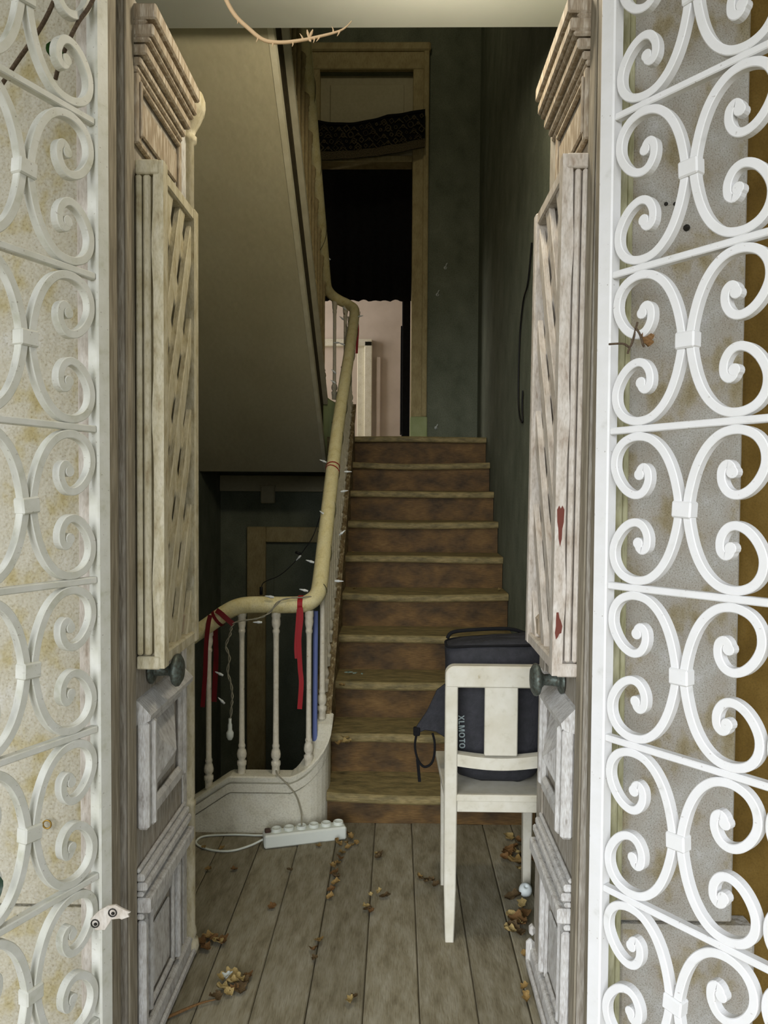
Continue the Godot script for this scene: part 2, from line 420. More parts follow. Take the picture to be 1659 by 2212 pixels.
func _ready() -> void:
	rng.seed = 4
	var cam := Camera3D.new()
	cam.name = "camera"
	add_child(cam)
	cam.position = Vector3(0, 1.36, 0)
	cam.rotation = Vector3(-0.0321, 0.0171, 0.0066)
	cam.fov = 67.34
	cam.near = 0.02
	cam.current = true
	var we := WorldEnvironment.new()
	we.name = "world"
	var env := Environment.new()
	var sky := Sky.new()
	var sm := ProceduralSkyMaterial.new()
	sm.sky_top_color = C(0.8, 0.84, 0.9)
	sm.sky_horizon_color = C(0.92, 0.91, 0.89)
	sm.ground_horizon_color = C(0.45, 0.44, 0.4)
	sm.ground_bottom_color = C(0.4, 0.38, 0.33)
	sm.sun_angle_max = 1.0
	sky.sky_material = sm
	env.background_mode = Environment.BG_SKY
	env.sky = sky
	env.background_energy_multiplier = 1.1
	env.tonemap_mode = Environment.TONE_MAPPER_LINEAR
	env.tonemap_exposure = 1.26
	env.sdfgi_enabled = true
	env.ssao_enabled = true
	env.ssil_enabled = true
	we.environment = env
	add_child(we)
	var sun := DirectionalLight3D.new()
	sun.name = "hazy_sun"
	add_child(sun)
	sun.look_at_from_position(Vector3(-2.3, 2.2, 7.0), Vector3(0, 0, 0))
	sun.light_energy = 0.95
	sun.light_color = C(0.97, 0.98, 1.0)
	sun.light_angular_distance = 50.0
	sun.shadow_enabled = true
	sun.sky_mode = DirectionalLight3D.SKY_MODE_LIGHT_ONLY
	var lamp := AreaLight3D.new()  # unseen area light added to brighten the room beyond the landing
	lamp.name = "added_room_light"
	add_child(lamp)
	lamp.area_size = Vector2(1.0, 1.4)
	lamp.look_at_from_position(Vector3(-2.3, 2.9, -6.9), Vector3(0.0, 2.7, -7.2))
	lamp.light_energy = 3.6
	lamp.light_color = C(1.0, 0.97, 0.94)
	lamp.shadow_enabled = true
	var hall := OmniLight3D.new()  # unseen fill light added because the doorway leaves the hall dark
	hall.name = "added_hall_light"
	add_child(hall)
	hall.position = Vector3(0.12, 2.8, -2.06)
	hall.light_energy = 0.58
	hall.light_color = C(1.0, 0.95, 0.86)
	hall.light_size = 0.09
	hall.omni_range = 12.0
	hall.omni_attenuation = 2.0
	hall.shadow_enabled = true
	var high := OmniLight3D.new()  # weak unseen light added to lift the landing wall and transom
	high.name = "added_landing_light"
	add_child(high)
	high.position = Vector3(-0.05, 4.72, -4.1)
	high.light_energy = 0.11
	high.light_color = C(1.0, 0.94, 0.8)
	high.light_size = 0.1
	high.omni_range = 12.0
	high.omni_attenuation = 2.0
	high.shadow_enabled = true
	make_materials()
	build_shell()
	build_facade()
	build_stairs()
	build_upper_flight()
	build_landing_door()
	build_balustrade()
	build_leaf(1)
	build_leaf(-1)
	build_gate(1)
	build_gate(-1)
	build_chair()
	build_bag()
	build_power()
	build_lights()
	build_ribbons()
	build_plants()
	build_litter()
	build_bits()

# ------------------------------------------------------------------ shell
func solid(called: String, lo: Vector3, hi: Vector3, m: Material, label: String, category: String, ch := 0.0) -> MeshInstance3D:
	var o := put(called, MB.new().box(lo, hi, ch), m)
	tag(o, label, category, "", "structure")
	return o

func build_shell() -> void:
	# floor of boards
	var fl := thing("floor", "worn grey board floor of the entrance hall", "floor", Vector3.ZERO, 0.0, "", "structure")
	put("underlay", MB.new().box(Vector3(-1.28, -0.2, -3.03), Vector3(0.57, -0.009, -1.6)).box(Vector3(-0.335, -0.2, -3.2), Vector3(0.57, -0.009, -3.03)), M.dirt, fl)
	var edges := [-1.28, -1.12, -0.97, -0.82, -0.665, -0.515, -0.369, -0.226, -0.08, 0.068, 0.217, 0.355, 0.468, 0.57]
	for i in edges.size() - 1:
		var g: float = 0.0018 if i in [6, 8, 10] else 0.0006 + 0.0002 * float(i % 3)
		var dy := 0.002 * sin(i * 2.3)
		var back: float = -3.02 if edges[i] < -0.4 else -3.075
		var cut: float = -2.2 - 0.4 * fposmod(i * 0.618, 1.0)
		var m1 := MB.new()
		var a := Vector3(edges[i] + g, -0.032, -1.6)
		var b := Vector3(edges[i + 1] - g, dy, cut + 0.002)
		if false:
			m1.box(a, b, 0.003)
			put("plank", m1, M["floor_plank_%d" % (i % 3)], fl)
			put("plank", MB.new().box(Vector3(a.x, a.y, cut - 0.002), Vector3(b.x, dy + 0.001, back), 0.003), M["floor_plank_%d" % ((i + 1) % 3)], fl)
		else:
			m1.box(a, Vector3(b.x, dy, back), 0.003)
			put("plank", m1, M["floor_plank_%d" % (i % 3)], fl)
	# walls of the stair hall
	solid("wall_right", Vector3(0.57, -1.2, -1.95), Vector3(0.77, 5.6, -5.55), M.wall_green, "dark green painted plaster wall along the right side of the stairs", "wall")
	solid("wall_left", Vector3(-1.48, -1.2, -1.95), Vector3(-1.28, 5.6, -5.55), M.wall_green, "dark green plaster wall at the far left under the upper flight", "wall")
	var wb := MB.new()
	wb.box(Vector3(0.1, -1.2, ZB), Vector3(0.77, 5.6, ZB - 0.15))
	wb.box(Vector3(-1.48, LAND - 0.2, ZB), Vector3(-0.57, 5.6, ZB - 0.15))
	wb.box(Vector3(-0.57, 4.3, ZB), Vector3(0.1, 5.6, ZB - 0.15))
	wb.box(Vector3(-1.48, -1.2, ZB), Vector3(0.1, LAND - 0.2, ZB - 0.15))
	var wbo := put("wall_back", wb, M.wall_green)
	tag(wbo, "dark green plaster wall behind the landing around the upper doorway", "wall", "", "structure")
	solid("ceiling", Vector3(-1.48, 5.6, -1.7), Vector3(0.77, 5.8, -8.8), M.ceiling_paint, "high ceiling over the stairwell", "ceiling")
	solid("ceiling_entry", Vector3(-1.28, 2.94, -1.95), Vector3(0.57, 3.2, -2.7), M.ceiling_paint, "pale painted ceiling strip just inside the entrance", "ceiling", 0.006)
	solid("floor_basement", Vector3(-1.48, -1.2, -2.0), Vector3(0.77, -1.0, -5.7), M.wall_green, "dark basement floor at the bottom of the stairwell", "floor")
	solid("wall_basement", Vector3(-1.28, -1.0, -2.9), Vector3(0.57, -0.2, -3.03), M.wall_green, "dark wall under the hall floor edge", "wall")
	# landing
	var ld := put("floor_landing", MB.new().box(Vector3(-1.28, LAND - 0.2, ZL - 0.06), Vector3(0.57, LAND - 0.035, ZB)).box(Vector3(-1.28, LAND - 0.035, ZL - 0.06), Vector3(0.57, LAND, ZB)), M.tread_wood)
	tag(ld, "wooden landing at the top of the brown stairs", "landing", "", "structure")
	# picture rail on the wall under the landing, door frame and blind door below
	solid("trim_1", Vector3(-1.28, 1.325, ZB), Vector3(-0.335, 1.44, ZB + 0.03), M.soffit_plaster, "pale flat band running across the wall under the landing", "trim", 0.004)
	var d4 := thing("door_4", "dim green basement door in a pale frame under the stairs", "door", Vector3(-0.7, -1.0, ZB), 0.0, "", "structure")
	var fr := MB.new()
	fr.box(Vector3(-0.38, 0, 0.0), Vector3(-0.245, 2.07, 0.05), 0.006)
	fr.box(Vector3(0.2, 0, 0.0), Vector3(0.33, 2.07, 0.05), 0.006)
	fr.box(Vector3(-0.245, 1.96, 0.0), Vector3(0.2, 2.07, 0.05), 0.006)
	put("door_frame", fr, M.frame_paint, d4)
	put("panel", MB.new().box(Vector3(-0.245, 0, 0.0), Vector3(0.2, 1.96, 0.012)).box(Vector3(-0.19, 0.9, 0.012), Vector3(0.15, 1.86, 0.02), 0.006), M.wall_green, d4)
	var jb := put("junction_box", MB.new().box(Vector3(-0.98, 1.24, ZB), Vector3(-0.88, 1.365, ZB + 0.06), 0.008).box(Vector3(-0.985, 1.355, ZB), Vector3(-0.875, 1.37, ZB + 0.066), 0.003), M.soffit_plaster)
	tag(jb, "small square box fixed to the pale band under the landing", "box")

func build_facade() -> void:
	# side faces the street; two ochre plaster fields, stone surrounds of separate blocks
	var wf := thing("wall_front", "ochre plaster house front around the entrance", "wall", Vector3.ZERO, 0.0, "", "structure")
	put("plaster_field", MB.new().box(Vector3(0.49, -0.4, -1.7), Vector3(4.0, 5.8, -1.95)), M.plaster_ochre, wf)
	put("plaster_field", MB.new().box(Vector3(-4.0, -0.4, -1.7), Vector3(-0.69, 5.8, -1.95)), M.plaster_ochre, wf)
	put("plaster_field", MB.new().box(Vector3(-0.69, 2.74, -1.7), Vector3(0.49, 5.8, -1.95)), M.plaster_ochre, wf)
	var sl := thing("wall_surround_left", "pale stone door surround with yellow stains behind the left gate leaf", "stone surround", Vector3.ZERO, 0.0, "", "structure")
	var sr := thing("wall_surround_right", "speckled grey stone door surround behind the right gate leaf", "stone surround", Vector3.ZERO, 0.0, "", "structure")
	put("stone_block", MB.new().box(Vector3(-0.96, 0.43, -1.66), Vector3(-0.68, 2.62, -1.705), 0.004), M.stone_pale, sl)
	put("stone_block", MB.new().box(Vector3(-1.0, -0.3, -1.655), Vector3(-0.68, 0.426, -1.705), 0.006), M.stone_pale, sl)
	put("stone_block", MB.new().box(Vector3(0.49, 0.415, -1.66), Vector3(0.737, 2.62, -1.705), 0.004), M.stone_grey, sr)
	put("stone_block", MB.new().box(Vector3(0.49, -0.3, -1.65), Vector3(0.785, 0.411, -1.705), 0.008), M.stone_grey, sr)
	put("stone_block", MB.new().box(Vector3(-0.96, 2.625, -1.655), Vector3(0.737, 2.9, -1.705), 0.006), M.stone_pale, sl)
	# wooden frame: jambs with a groove, head
	var f1 := MB.new()
	f1.box(Vector3(-0.636, -0.02, -1.592), Vector3(-0.605, 2.56, -1.655), 0.004)
	f1.box(Vector3(-0.636, -0.02, -1.66), Vector3(-0.613, 2.56, -1.685), 0.002)
	tag(put("trim_2", f1, M.jamb_wood), "weathered grey brown wooden jamb beside the left door leaf", "door jamb", "", "structure")
	var f2 := MB.new()
	f2.box(Vector3(0.416, -0.02, -1.6), Vector3(0.452, 2.56, -1.66), 0.004)
	tag(put("trim_3", f2, M.jamb_wood), "weathered brown wooden jamb beside the right door leaf", "door jamb", "", "structure")
	tag(put("trim_5", MB.new().box(Vector3(-0.668, -0.02, -1.598), Vector3(-0.638, 2.58, -1.69), 0.003).box(Vector3(-0.678, -0.02, -1.64), Vector3(-0.671, 2.6, -1.69), 0.002), M.grille_pale), "narrow pale painted frame strip beside the left stone surround", "door frame", "", "structure")
	tag(put("trim_6", MB.new().box(Vector3(0.454, -0.02, -1.625), Vector3(0.474, 2.58, -1.7), 0.003).box(Vector3(0.478, -0.02, -1.645), Vector3(0.492, 2.6, -1.7), 0.003), M.frame_strip), "narrow cream painted frame strip beside the right stone surround", "door frame", "", "structure")
	tag(put("trim_4", MB.new().box(Vector3(-0.69, 2.5, -1.6), Vector3(0.49, 2.74, -1.7), 0.004), M.jamb_wood), "wooden head of the entrance frame", "door frame", "", "structure")
	tag(put("ceiling_porch", MB.new().box(Vector3(-2.4, 3.25, 2.2), Vector3(2.4, 3.45, -1.7), 0.01), M.ceiling_paint), "plain porch roof over the entrance", "porch roof", "", "structure")
	var hl := thing("added_ceiling_lamp", "unseen glass lamp added on the entry ceiling to light the hall", "lamp", Vector3(0.12, 2.94, -2.06))  # added fixture for the hall fill light, above the view
	put("globe", MB.new().lathe([[0.0, -0.18], [0.05, -0.172], [0.085, -0.145], [0.1, -0.11], [0.09, -0.07], [0.05, -0.04], [0.045, -0.03], [0.0, -0.03]], Transform3D.IDENTITY, 20), M.added_lamp_glass, hl)
	var h2 := thing("added_hanging_lamp", "unseen glass lamp added high over the stairs to light the landing", "lamp", Vector3(-0.05, 4.72, -4.1))  # added fixture for the landing fill light, above the view
	put("globe", MB.new().lathe([[0.0, -0.12], [0.06, -0.105], [0.105, -0.05], [0.12, 0.0], [0.105, 0.05], [0.06, 0.1], [0.03, 0.115], [0.0, 0.116]], Transform3D.IDENTITY, 20), M.added_lamp_glass, h2)
	put("rod", MB.new().lathe([[0.0, 0.11], [0.008, 0.112], [0.008, 0.87], [0.04, 0.875], [0.04, 0.88], [0.0, 0.88]], Transform3D.IDENTITY, 10), M.brass, h2)
	put("canopy", MB.new().lathe([[0.0, -0.04], [0.05, -0.03], [0.06, 0.0], [0.0, 0.0]], Transform3D.IDENTITY, 16), M.brass, hl)
	tag(put("floor_step", MB.new().box(Vector3(-1.1, -0.2, -1.0), Vector3(0.9, -0.03, -1.6), 0.01), M.stone_grey), "stone doorstep before the entrance", "step", "", "structure")
	tag(put("floor_outside", MB.new().box(Vector3(-8, -0.5, 8), Vector3(8, -0.3, -1.7)), M.ground_earth), "bare ground before the house", "ground", "", "structure")

# ------------------------------------------------------------------ stairs
func tread_mesh(x0: float, x1: float, top: float, zf: float, zb: float, seed_: int) -> MB:
	var rings := []
	var th := 0.036
	for i in 9:
		var t := i / 8.0
		var x := lerpf(x0, x1, t)
		var s := -0.007 * sin(PI * t) * (0.6 + 0.4 * sin(seed_ * 1.7)) + 0.003 * sin(seed_ * 3.1 + t * 5.0)
		var ring := PackedVector3Array()
		var fz := zf + 0.002 * sin(seed_ + t * 6.0)
		for q in [[0.0, 0.0], [0.0, -th], [fz + 0.006, -th], [fz + 0.0005, -th * 0.8], [fz, -th * 0.5], [fz + 0.0015, -th * 0.2], [fz + 0.008, 0.0]]:
			var zz: float = zb if q[0] == 0.0 else q[0]
			var drop: float = 0.0 if q[0] == 0.0 else s
			ring.append(Vector3(x, top + q[1] + drop, zz if q[0] == 0.0 else -absf(zz)))
		rings.append(ring)
	return MB.new().loft(rings, true, true, false)

func build_stairs() -> void:
	var s := thing("staircase", "steep worn brown wooden staircase rising to the landing", "staircase", Vector3(0, 0, 0))
	for k in 10:
		var top := R1 + RISE * k
		var z := -(D1 + GOING * k)
		var low := (R1 + RISE * (k - 1)) if k > 0 else 0.0
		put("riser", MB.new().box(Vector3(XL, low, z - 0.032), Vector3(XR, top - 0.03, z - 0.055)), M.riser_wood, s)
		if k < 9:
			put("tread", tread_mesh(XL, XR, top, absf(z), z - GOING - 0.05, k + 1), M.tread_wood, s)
		else:
			put("tread", tread_mesh(XL, XR, top + 0.001, absf(z), z - 0.14, k + 1), M.tread_wood, s)
	# closed string on the well side
	var pts := []
	var za := 3.16
	var zb := 4.93
	var h := 0.18
	pts = [[-za, 0.0], [-za, nose_y(za) + h], [-zb, nose_y(zb) + h], [-zb, nose_y(zb) - 0.25], [-3.45, 0.0]]
	var xf := Transform3D(Basis(Vector3(0, 0, 1), Vector3(0, 1, 0), Vector3(-1, 0, 0)), Vector3(XL, 0, 0))
	put("string_board", MB.new().prism(P2(pts), 0.0, 0.055, xf), M.string_wood, s)
	var cap := [[-za, nose_y(za) + h], [-za, nose_y(za) + h + 0.022], [-zb, nose_y(zb) + h + 0.022], [-zb, nose_y(zb) + h]]
	put("string_cap", MB.new().prism(P2(cap), -0.008, 0.063, xf), M.string_wood, s)
	put("spandrel", MB.new().prism(P2([[-3.2, -1.0], [-3.2, 0.05], [-4.95, nose_y(4.95) - 0.2], [-4.95, -1.0]]), 0.03, 0.05, xf), M.wall_green, s)

func build_upper_flight() -> void:
	var s := thing("staircase_upper", "upper return flight with plastered underside above the basement stairs", "staircase")
	var x1 := -0.457
	var x0 := -1.276
	var lo := func(z: float) -> float: return 1.53 + (4.93 - z) * 0.70
	var hi := func(z: float) -> float: return 1.95 + (4.93 - z) * 0.72
	var xf := Transform3D(Basis(Vector3(0, 0, 1), Vector3(0, 1, 0), Vector3(-1, 0, 0)), Vector3(x1, 0, 0))
	var za := 4.95
	var zb := 2.72
	put("soffit", MB.new().prism(P2([[-za, lo.call(za) - 0.06], [-za, lo.call(za) - 0.03], [-zb, lo.call(zb) - 0.03], [-zb, lo.call(zb) - 0.06]]), 0.012, 0.819, xf), M.soffit_plaster, s)
	put("string_board", MB.new().prism(P2([[-za, lo.call(za) - 0.03], [-za, hi.call(za)], [-zb, hi.call(zb)], [-zb, lo.call(zb) - 0.03]]), 0.022, 0.05, xf), M.string_dark, s)
	put("string_moulding", MB.new().prism(P2([[-za, lo.call(za) - 0.062], [-za, lo.call(za) + 0.0], [-zb, lo.call(zb) + 0.0], [-zb, lo.call(zb) - 0.062]]), -0.006, 0.022, xf, 0.006), M.moulding_beige, s)
	put("string_moulding", MB.new().prism(P2([[-za, hi.call(za) - 0.045], [-za, hi.call(za)], [-zb, hi.call(zb)], [-zb, hi.call(zb) - 0.045]]), -0.006, 0.055, xf), M.moulding_beige, s)
	for k in 9:
		var z := -(4.95 - k * 0.232)
		var y := LAND + 0.167 * (k + 1)
		if z > -2.75: break
		put("riser", MB.new().box(Vector3(x0, y - 0.2, z), Vector3(x1 - 0.05, y - 0.03, z + 0.02)), M.riser_wood, s)
		put("tread", MB.new().box(Vector3(x0, y - 0.03, z - 0.02), Vector3(x1 - 0.05, y, z + 0.232)), M.tread_wood, s)
	# short curb joining the two strings at the landing
	var rings := []
	for i in 7:
		var t := i / 6.0
		var x := lerpf(-0.5, -0.33, t)
		var z := -4.945 - 0.06 * sin(PI * t)
		var y := lerpf(1.97, 1.9, t) - 0.03 * sin(PI * t)
		rings.append(PackedVector3Array([Vector3(x, LAND - 0.22, z), Vector3(x, y, z), Vector3(x, y + 0.01, z - 0.02), Vector3(x, y, z - 0.05), Vector3(x, LAND - 0.22, z - 0.05)]))
	put("landing_curb", MB.new().loft(rings, true, true, false), M.frame_green, s)

# ------------------------------------------------------------------ landing doorway
func build_landing_door() -> void:
	var d := thing("door_3", "tall dark doorway with panelled transom at the head of the stairs", "door", Vector3(0, LAND, ZB), 0.0, "", "structure")
	var f := MB.new()
	f.box(Vector3(0.092, 0.18, -0.15), Vector3(0.205, 2.76, 0.035), 0.004)
	f.box(Vector3(0.165, 0.18, 0.035), Vector3(0.205, 2.76, 0.05), 0.006)
	f.box(Vector3(-0.68, 0.18, -0.15), Vector3(-0.568, 2.76, 0.035), 0.004)
	f.box(Vector3(-0.68, 2.62, -0.1), Vector3(0.205, 2.79, 0.04), 0.006)
	f.box(Vector3(-0.69, 2.74, 0.0), Vector3(0.215, 2.8, 0.06), 0.01)
	put("door_frame", f, M.frame_paint, d)
	var pb := MB.new()
	pb.box(Vector3(0.088, 0, -0.15), Vector3(0.21, 0.18, 0.056), 0.006)
	put("plinth_block", pb, M.frame_green, d)
	put("plinth_block", MB.new().box(Vector3(-0.69, 0, -0.15), Vector3(-0.563, 0.18, 0.056), 0.006), M.frame_green, d)
	put("transom_panel", MB.new().box(Vector3(-0.568, 2.03, -0.07), Vector3(0.092, 2.62, -0.04)).box(Vector3(-0.5, 2.1, -0.04), Vector3(0.03, 2.55, -0.028), 0.01), M.soffit_plaster, d)
	put("transom_bar", MB.new().box(Vector3(-0.568, 1.985, -0.12), Vector3(0.092, 2.03, 0.02), 0.006), M.frame_paint, d)
	# dark leaf standing open inwards at the right
	var lf := put("open_leaf", MB.new().box(Vector3(0.03, 0.005, -0.85), Vector3(0.088, 1.98, -0.21), 0.004).box(Vector3(0.018, 0.1, -0.75), Vector3(0.03, 0.9, -0.31), 0.006), M.dark_cloth, d)
	tag(lf, "dark open door leaf")
	put("door_stop", MB.new().box(Vector3(-0.035, 0.0, -0.24), Vector3(0.085, 0.055, -0.17), 0.008), M.dark_cloth, d)
	# curtain that fills the upper opening, scalloped hem
	var rings := []
	for i in 41:
		var t := i / 40.0
		var x := lerpf(-0.62, 0.1, t)
		var z := ZB - 0.185 + 0.012 * sin(t * 40.0) + 0.006 * sin(t * 17.0)
		var hem := 2.735 + 0.012 * absf(sin(t * PI * 9.0))
		rings.append(PackedVector3Array([Vector3(x, hem, z), Vector3(x, 3.3, z - 0.01), Vector3(x, 3.85, z), Vector3(x, 3.85, z - 0.012), Vector3(x, 3.3, z - 0.022), Vector3(x, hem, z - 0.012)]))
	tag(put("curtain", MB.new().loft(rings, true, true, true), M.dark_cloth), "black curtain with scalloped hem hanging inside the upper doorway", "curtain")
	# lace valance tied across the frame: an openwork net of rings and bars
	var v := thing("valance", "dark patterned lace valance slung across the upper doorway", "valance", Vector3(0, 0, -5.45))
	var vt := func(u: float) -> float: return 3.928 - 0.03 * sin(PI * minf(1.0, u * 1.5)) + 0.07 * pow(u, 2.2)
	var vb := func(u: float) -> float: return 3.645 + 0.02 * u + 0.075 * pow(u, 2.5)
	var band := func(f0: float, f1: float, zz: float) -> MB:
		var rr := []
		for i in 25:
			var u := i / 24.0
			var x := lerpf(-0.62, 0.176, u)
			var a: float = vt.call(u)
			var b: float = vb.call(u)
			var w := 0.004 * sin(u * 30.0)
			var y0 := lerpf(b, a, f0)
			var y1 := lerpf(b, a, f1)
			rr.append(PackedVector3Array([Vector3(x, y0, zz + w), Vector3(x, y1, zz + w), Vector3(x, y1, zz + w - 0.004), Vector3(x, y0, zz + w - 0.004)]))
		return MB.new().loft(rr, true, true, false)
	put("cloth", band.call(0.0, 1.0, 0.0), M.dark_cloth, v)
	put("border_top", band.call(0.93, 1.0, 0.006), M.dark_cloth, v)
	put("border_bottom", band.call(0.0, 0.22, 0.006), M.lace_cloth, v)
	var motif := MB.new()
	for i in 15:
		for j in 4:
			var u := (i + 0.5 + (0.22 if j % 2 else -0.22)) / 15.2
			var x := lerpf(-0.62, 0.176, u)
			var y := lerpf(vb.call(u), vt.call(u), 0.3 + j * 0.175)
			var ring := []
			var k := 0.8 + 0.35 * sin(i * 2.3 + j * 1.7)
			for q in 9:
				var a := TAU * q / 8.0 + j
				var sq := 1.0 + 0.25 * cos(a * 4.0)
				ring.append(Vector3(x + 0.017 * k * sq * cos(a), y + 0.018 * k * sq * sin(a), 0.007))
			motif.tube(ring, 0.0035 + 0.0015 * sin(i * 1.3 + j), 5)
			if (i + j) % 2 == 0: motif.tube([Vector3(x - 0.03, y - 0.02, 0.006), Vector3(x, y + 0.004, 0.008), Vector3(x + 0.03, y - 0.02, 0.006)], 0.0045, 5)
	put("lace_motif", motif, M.lace_cloth, v)
	# room beyond
	solid("wall_room_back", Vector3(-2.6, 1.4, -7.6), Vector3(1.0, 5.6, -7.75), M.room_plaster, "warm pinkish wall of the room beyond the upper doorway", "wall")
	solid("wall_room_right", Vector3(0.8, 1.4, -5.7), Vector3(1.0, 5.6, -7.6), M.room_plaster, "right wall of the room beyond the landing", "wall")
	solid("wall_room_left", Vector3(-2.6, 1.4, -5.7), Vector3(-2.45, 5.6, -7.6), M.room_plaster, "left wall of the room beyond the landing", "wall")
	solid("wall_room_front", Vector3(-2.45, 1.4, -5.6), Vector3(-1.4, 5.6, -5.7), M.room_plaster, "near wall of the room beyond the landing", "wall")
	solid("floor_room", Vector3(-2.6, LAND - 0.2, -5.7), Vector3(1.0, LAND, -7.6), M.tread_wood, "board floor of the room beyond the landing", "floor")
	var d5 := thing("door_5", "pale pink inner door frame seen through the upper doorway", "door", Vector3(-0.5, LAND, -7.6), 0.0, "", "structure")
	var g := MB.new()
	g.box(Vector3(0.17, 0, 0), Vector3(0.245, 1.1, 0.06), 0.006)
	g.box(Vector3(0.1, 0, 0), Vector3(0.17, 1.1, 0.03), 0.004)
	g.box(Vector3(-0.5, 1.05, 0), Vector3(0.245, 1.12, 0.06), 0.006)
	put("door_frame", g, M.curb_paint, d5)
	put("panel", MB.new().box(Vector3(-0.5, 0, 0), Vector3(0.1, 1.05, 0.02)), M.room_plaster, d5)
	put("side_moulding", MB.new().box(Vector3(0.285, 0, 0), Vector3(0.33, 0.95, 0.035), 0.008), M.room_plaster, d5)

# ------------------------------------------------------------------ balustrade
func baluster_mesh(h: float, seed_: int) -> MB:
	var r := 0.0105
	var p := [[0.0155, 0.0], [0.0155, 0.03], [0.019, 0.036], [0.019, 0.05], [0.012, 0.056], [0.0175, 0.066], [0.0195, 0.078], [0.0165, 0.094], [0.012, 0.102], [0.0145, 0.108], [0.0145, 0.114], [r + 0.001, 0.12], [r, 0.3], [r, h - 0.13], [r + 0.001, h - 0.092], [0.014, h - 0.086], [0.014, h - 0.079], [0.0115, h - 0.072], [0.0155, h - 0.06], [0.0175, h - 0.045], [0.0155, h - 0.03], [0.018, h - 0.024], [0.018, h]]
	var q := []
	var rr := RandomNumberGenerator.new()
	rr.seed = seed_
	for a in p:
		q.append([a[0] * rr.randf_range(0.96, 1.06), a[1]])
	return MB.new().lathe(q, Transform3D.IDENTITY, 10)

func rail_x(z: float) -> float: return -0.31 + 0.03 * smoothstep(3.7, 4.95, z)
func rail_y(z: float) -> float: return 0.93 + (z - 3.05) * 0.8187

func build_balustrade() -> void:
	var b := thing("stair_balustrade", "cream painted stair balustrade with turned balusters and continuous handrail", "balustrade", Vector3.ZERO)
	var path := [[-1.22, 0.49, -2.99], [-1.0, 0.637, -2.99], [-0.82, 0.758, -2.99], [-0.72, 0.828, -2.99], [-0.67, 0.865, -2.99], [-0.62, 0.889, -2.99], [-0.56, 0.897, -2.99], [-0.45, 0.897, -2.99], [-0.37, 0.9, -2.992], [-0.338, 0.91, -3.005], [-0.317, 0.93, -3.04], [-0.31, 0.968, -3.09]]
	for z in [3.3, 3.6, 3.9, 4.2, 4.5, 4.8]: path.append([rail_x(z), rail_y(z), -z])
	path.append_array([[-0.281, 2.47, -4.94], [-0.293, 2.515, -5.0], [-0.335, 2.55, -5.035], [-0.385, 2.575, -5.04], [-0.43, 2.6, -5.015], [-0.458, 2.63, -4.96], [-0.462, 2.68, -4.88], [-0.462, 2.81, -4.71]])
	for z in [4.4, 4.0, 3.6, 3.2, 2.75]: path.append([-0.462, 2.617 + (4.95 - z) * 0.755, -z])
	put("handrail", MB.new().tube(crom(V(path), 6), 0.0325, 14), M.rail_paint, b)
	# balusters along the front
	for x in [-0.738, -0.607, -0.472, -0.343]:
		var by: float = 0.226 if x > -0.65 else 0.226 - (-0.65 - x) * 0.69
		if x > -0.36: by = 0.25
		var ty: float = 0.875 if x > -0.63 else 0.872 - (-0.63 - x) * 0.68
		var o := put("baluster", baluster_mesh(ty - by, int(x * 1000)), M.baluster_paint, b)
		o.position = Vector3(x, by, -2.995 if x < -0.36 else -3.0)
	# along the lower flight
	var fm := []
	for i in 3: fm.append(baluster_mesh(0.585, 20 + i).done())
	for i in 18:
		var z := 3.13 + i * 0.103
		var o := put("baluster", fm[i % 3], M.baluster_paint, b)
		o.position = Vector3(-0.303, nose_y(z) + 0.2, -z)
	# landing turn
	for p in [[-0.345, 1.9, -5.03], [-0.415, 1.93, -5.03]]:
		var o := put("baluster", baluster_mesh(0.65, 40), M.baluster_paint, b)
		o.position = Vector3(p[0], p[1], p[2])
	# upper flight
	for i in 14:
		var z := 4.88 - i * 0.155
		var y0 := 1.95 + (4.93 - z) * 0.72
		var y1 := 2.617 + (4.95 - z) * 0.755 - 0.02
		var o := put("baluster", baluster_mesh(y1 - y0, 60 + i), M.baluster_yellow, b)
		o.position = Vector3(-0.475, y0, -z)
	# curb panel with moulded top, wrapping round the corner onto the string
	var plan := []
	for x in [-0.985, -0.9, -0.806, -0.73, -0.66, -0.645, -0.6, -0.5, -0.41]: plan.append([x, -2.965, 0.0, 1.0])
	for i in range(1, 9):
		var a := PI / 2.0 * i / 8.0
		plan.append([-0.41 + 0.14 * sin(a), -3.105 + 0.14 * cos(a), sin(a), cos(a)])
	plan.append([-0.27, -3.165, 1.0, 0.0])
	var rings := []
	var top_rings := []
	for i in plan.size():
		var q: Array = plan[i]
		var t := 0.228
		if q[0] < -0.65: t = 0.228 - (-0.65 - q[0]) * 0.675
		if i >= 9: t = 0.23 + 0.19 * pow((i - 8) / 9.0, 1.4)
		t = maxf(t, 0.012)
		var n := Vector3(q[2], 0, q[3])
		var base := Vector3(q[0], 0, q[1])
		var ring := PackedVector3Array()
		var ring2 := PackedVector3Array()
		var lim := minf(1.0, t / 0.12)
		for pr in [[0.0, 0.0], [t - 0.07 * lim, 0.0], [t - 0.0695 * lim, -0.012], [t - 0.064 * lim, -0.012], [t - 0.064 * lim, -0.06], [0.0, -0.06]]:
			ring.append(base + Vector3(0, pr[0], 0) + n * pr[1])
		for pr in [[t - 0.064 * lim, -0.06], [t - 0.064 * lim, 0.004], [t - 0.03 * lim, 0.006], [t - 0.0285 * lim, -0.008], [t - 0.021 * lim, -0.008], [t - 0.018 * lim, 0.01], [t - 0.004 * lim, 0.012], [t, 0.006], [t, -0.066], [t - 0.01 * lim, -0.068]]:
			ring2.append(base + Vector3(0, pr[0], 0) + n * pr[1])
		rings.append(ring)
		top_rings.append(ring2)
	put("curb_panel", MB.new().loft(rings, true, true, false), M.curb_paint, b)
	put("curb_moulding", MB.new().loft(top_rings, true, true, false), M.curb_paint, b)

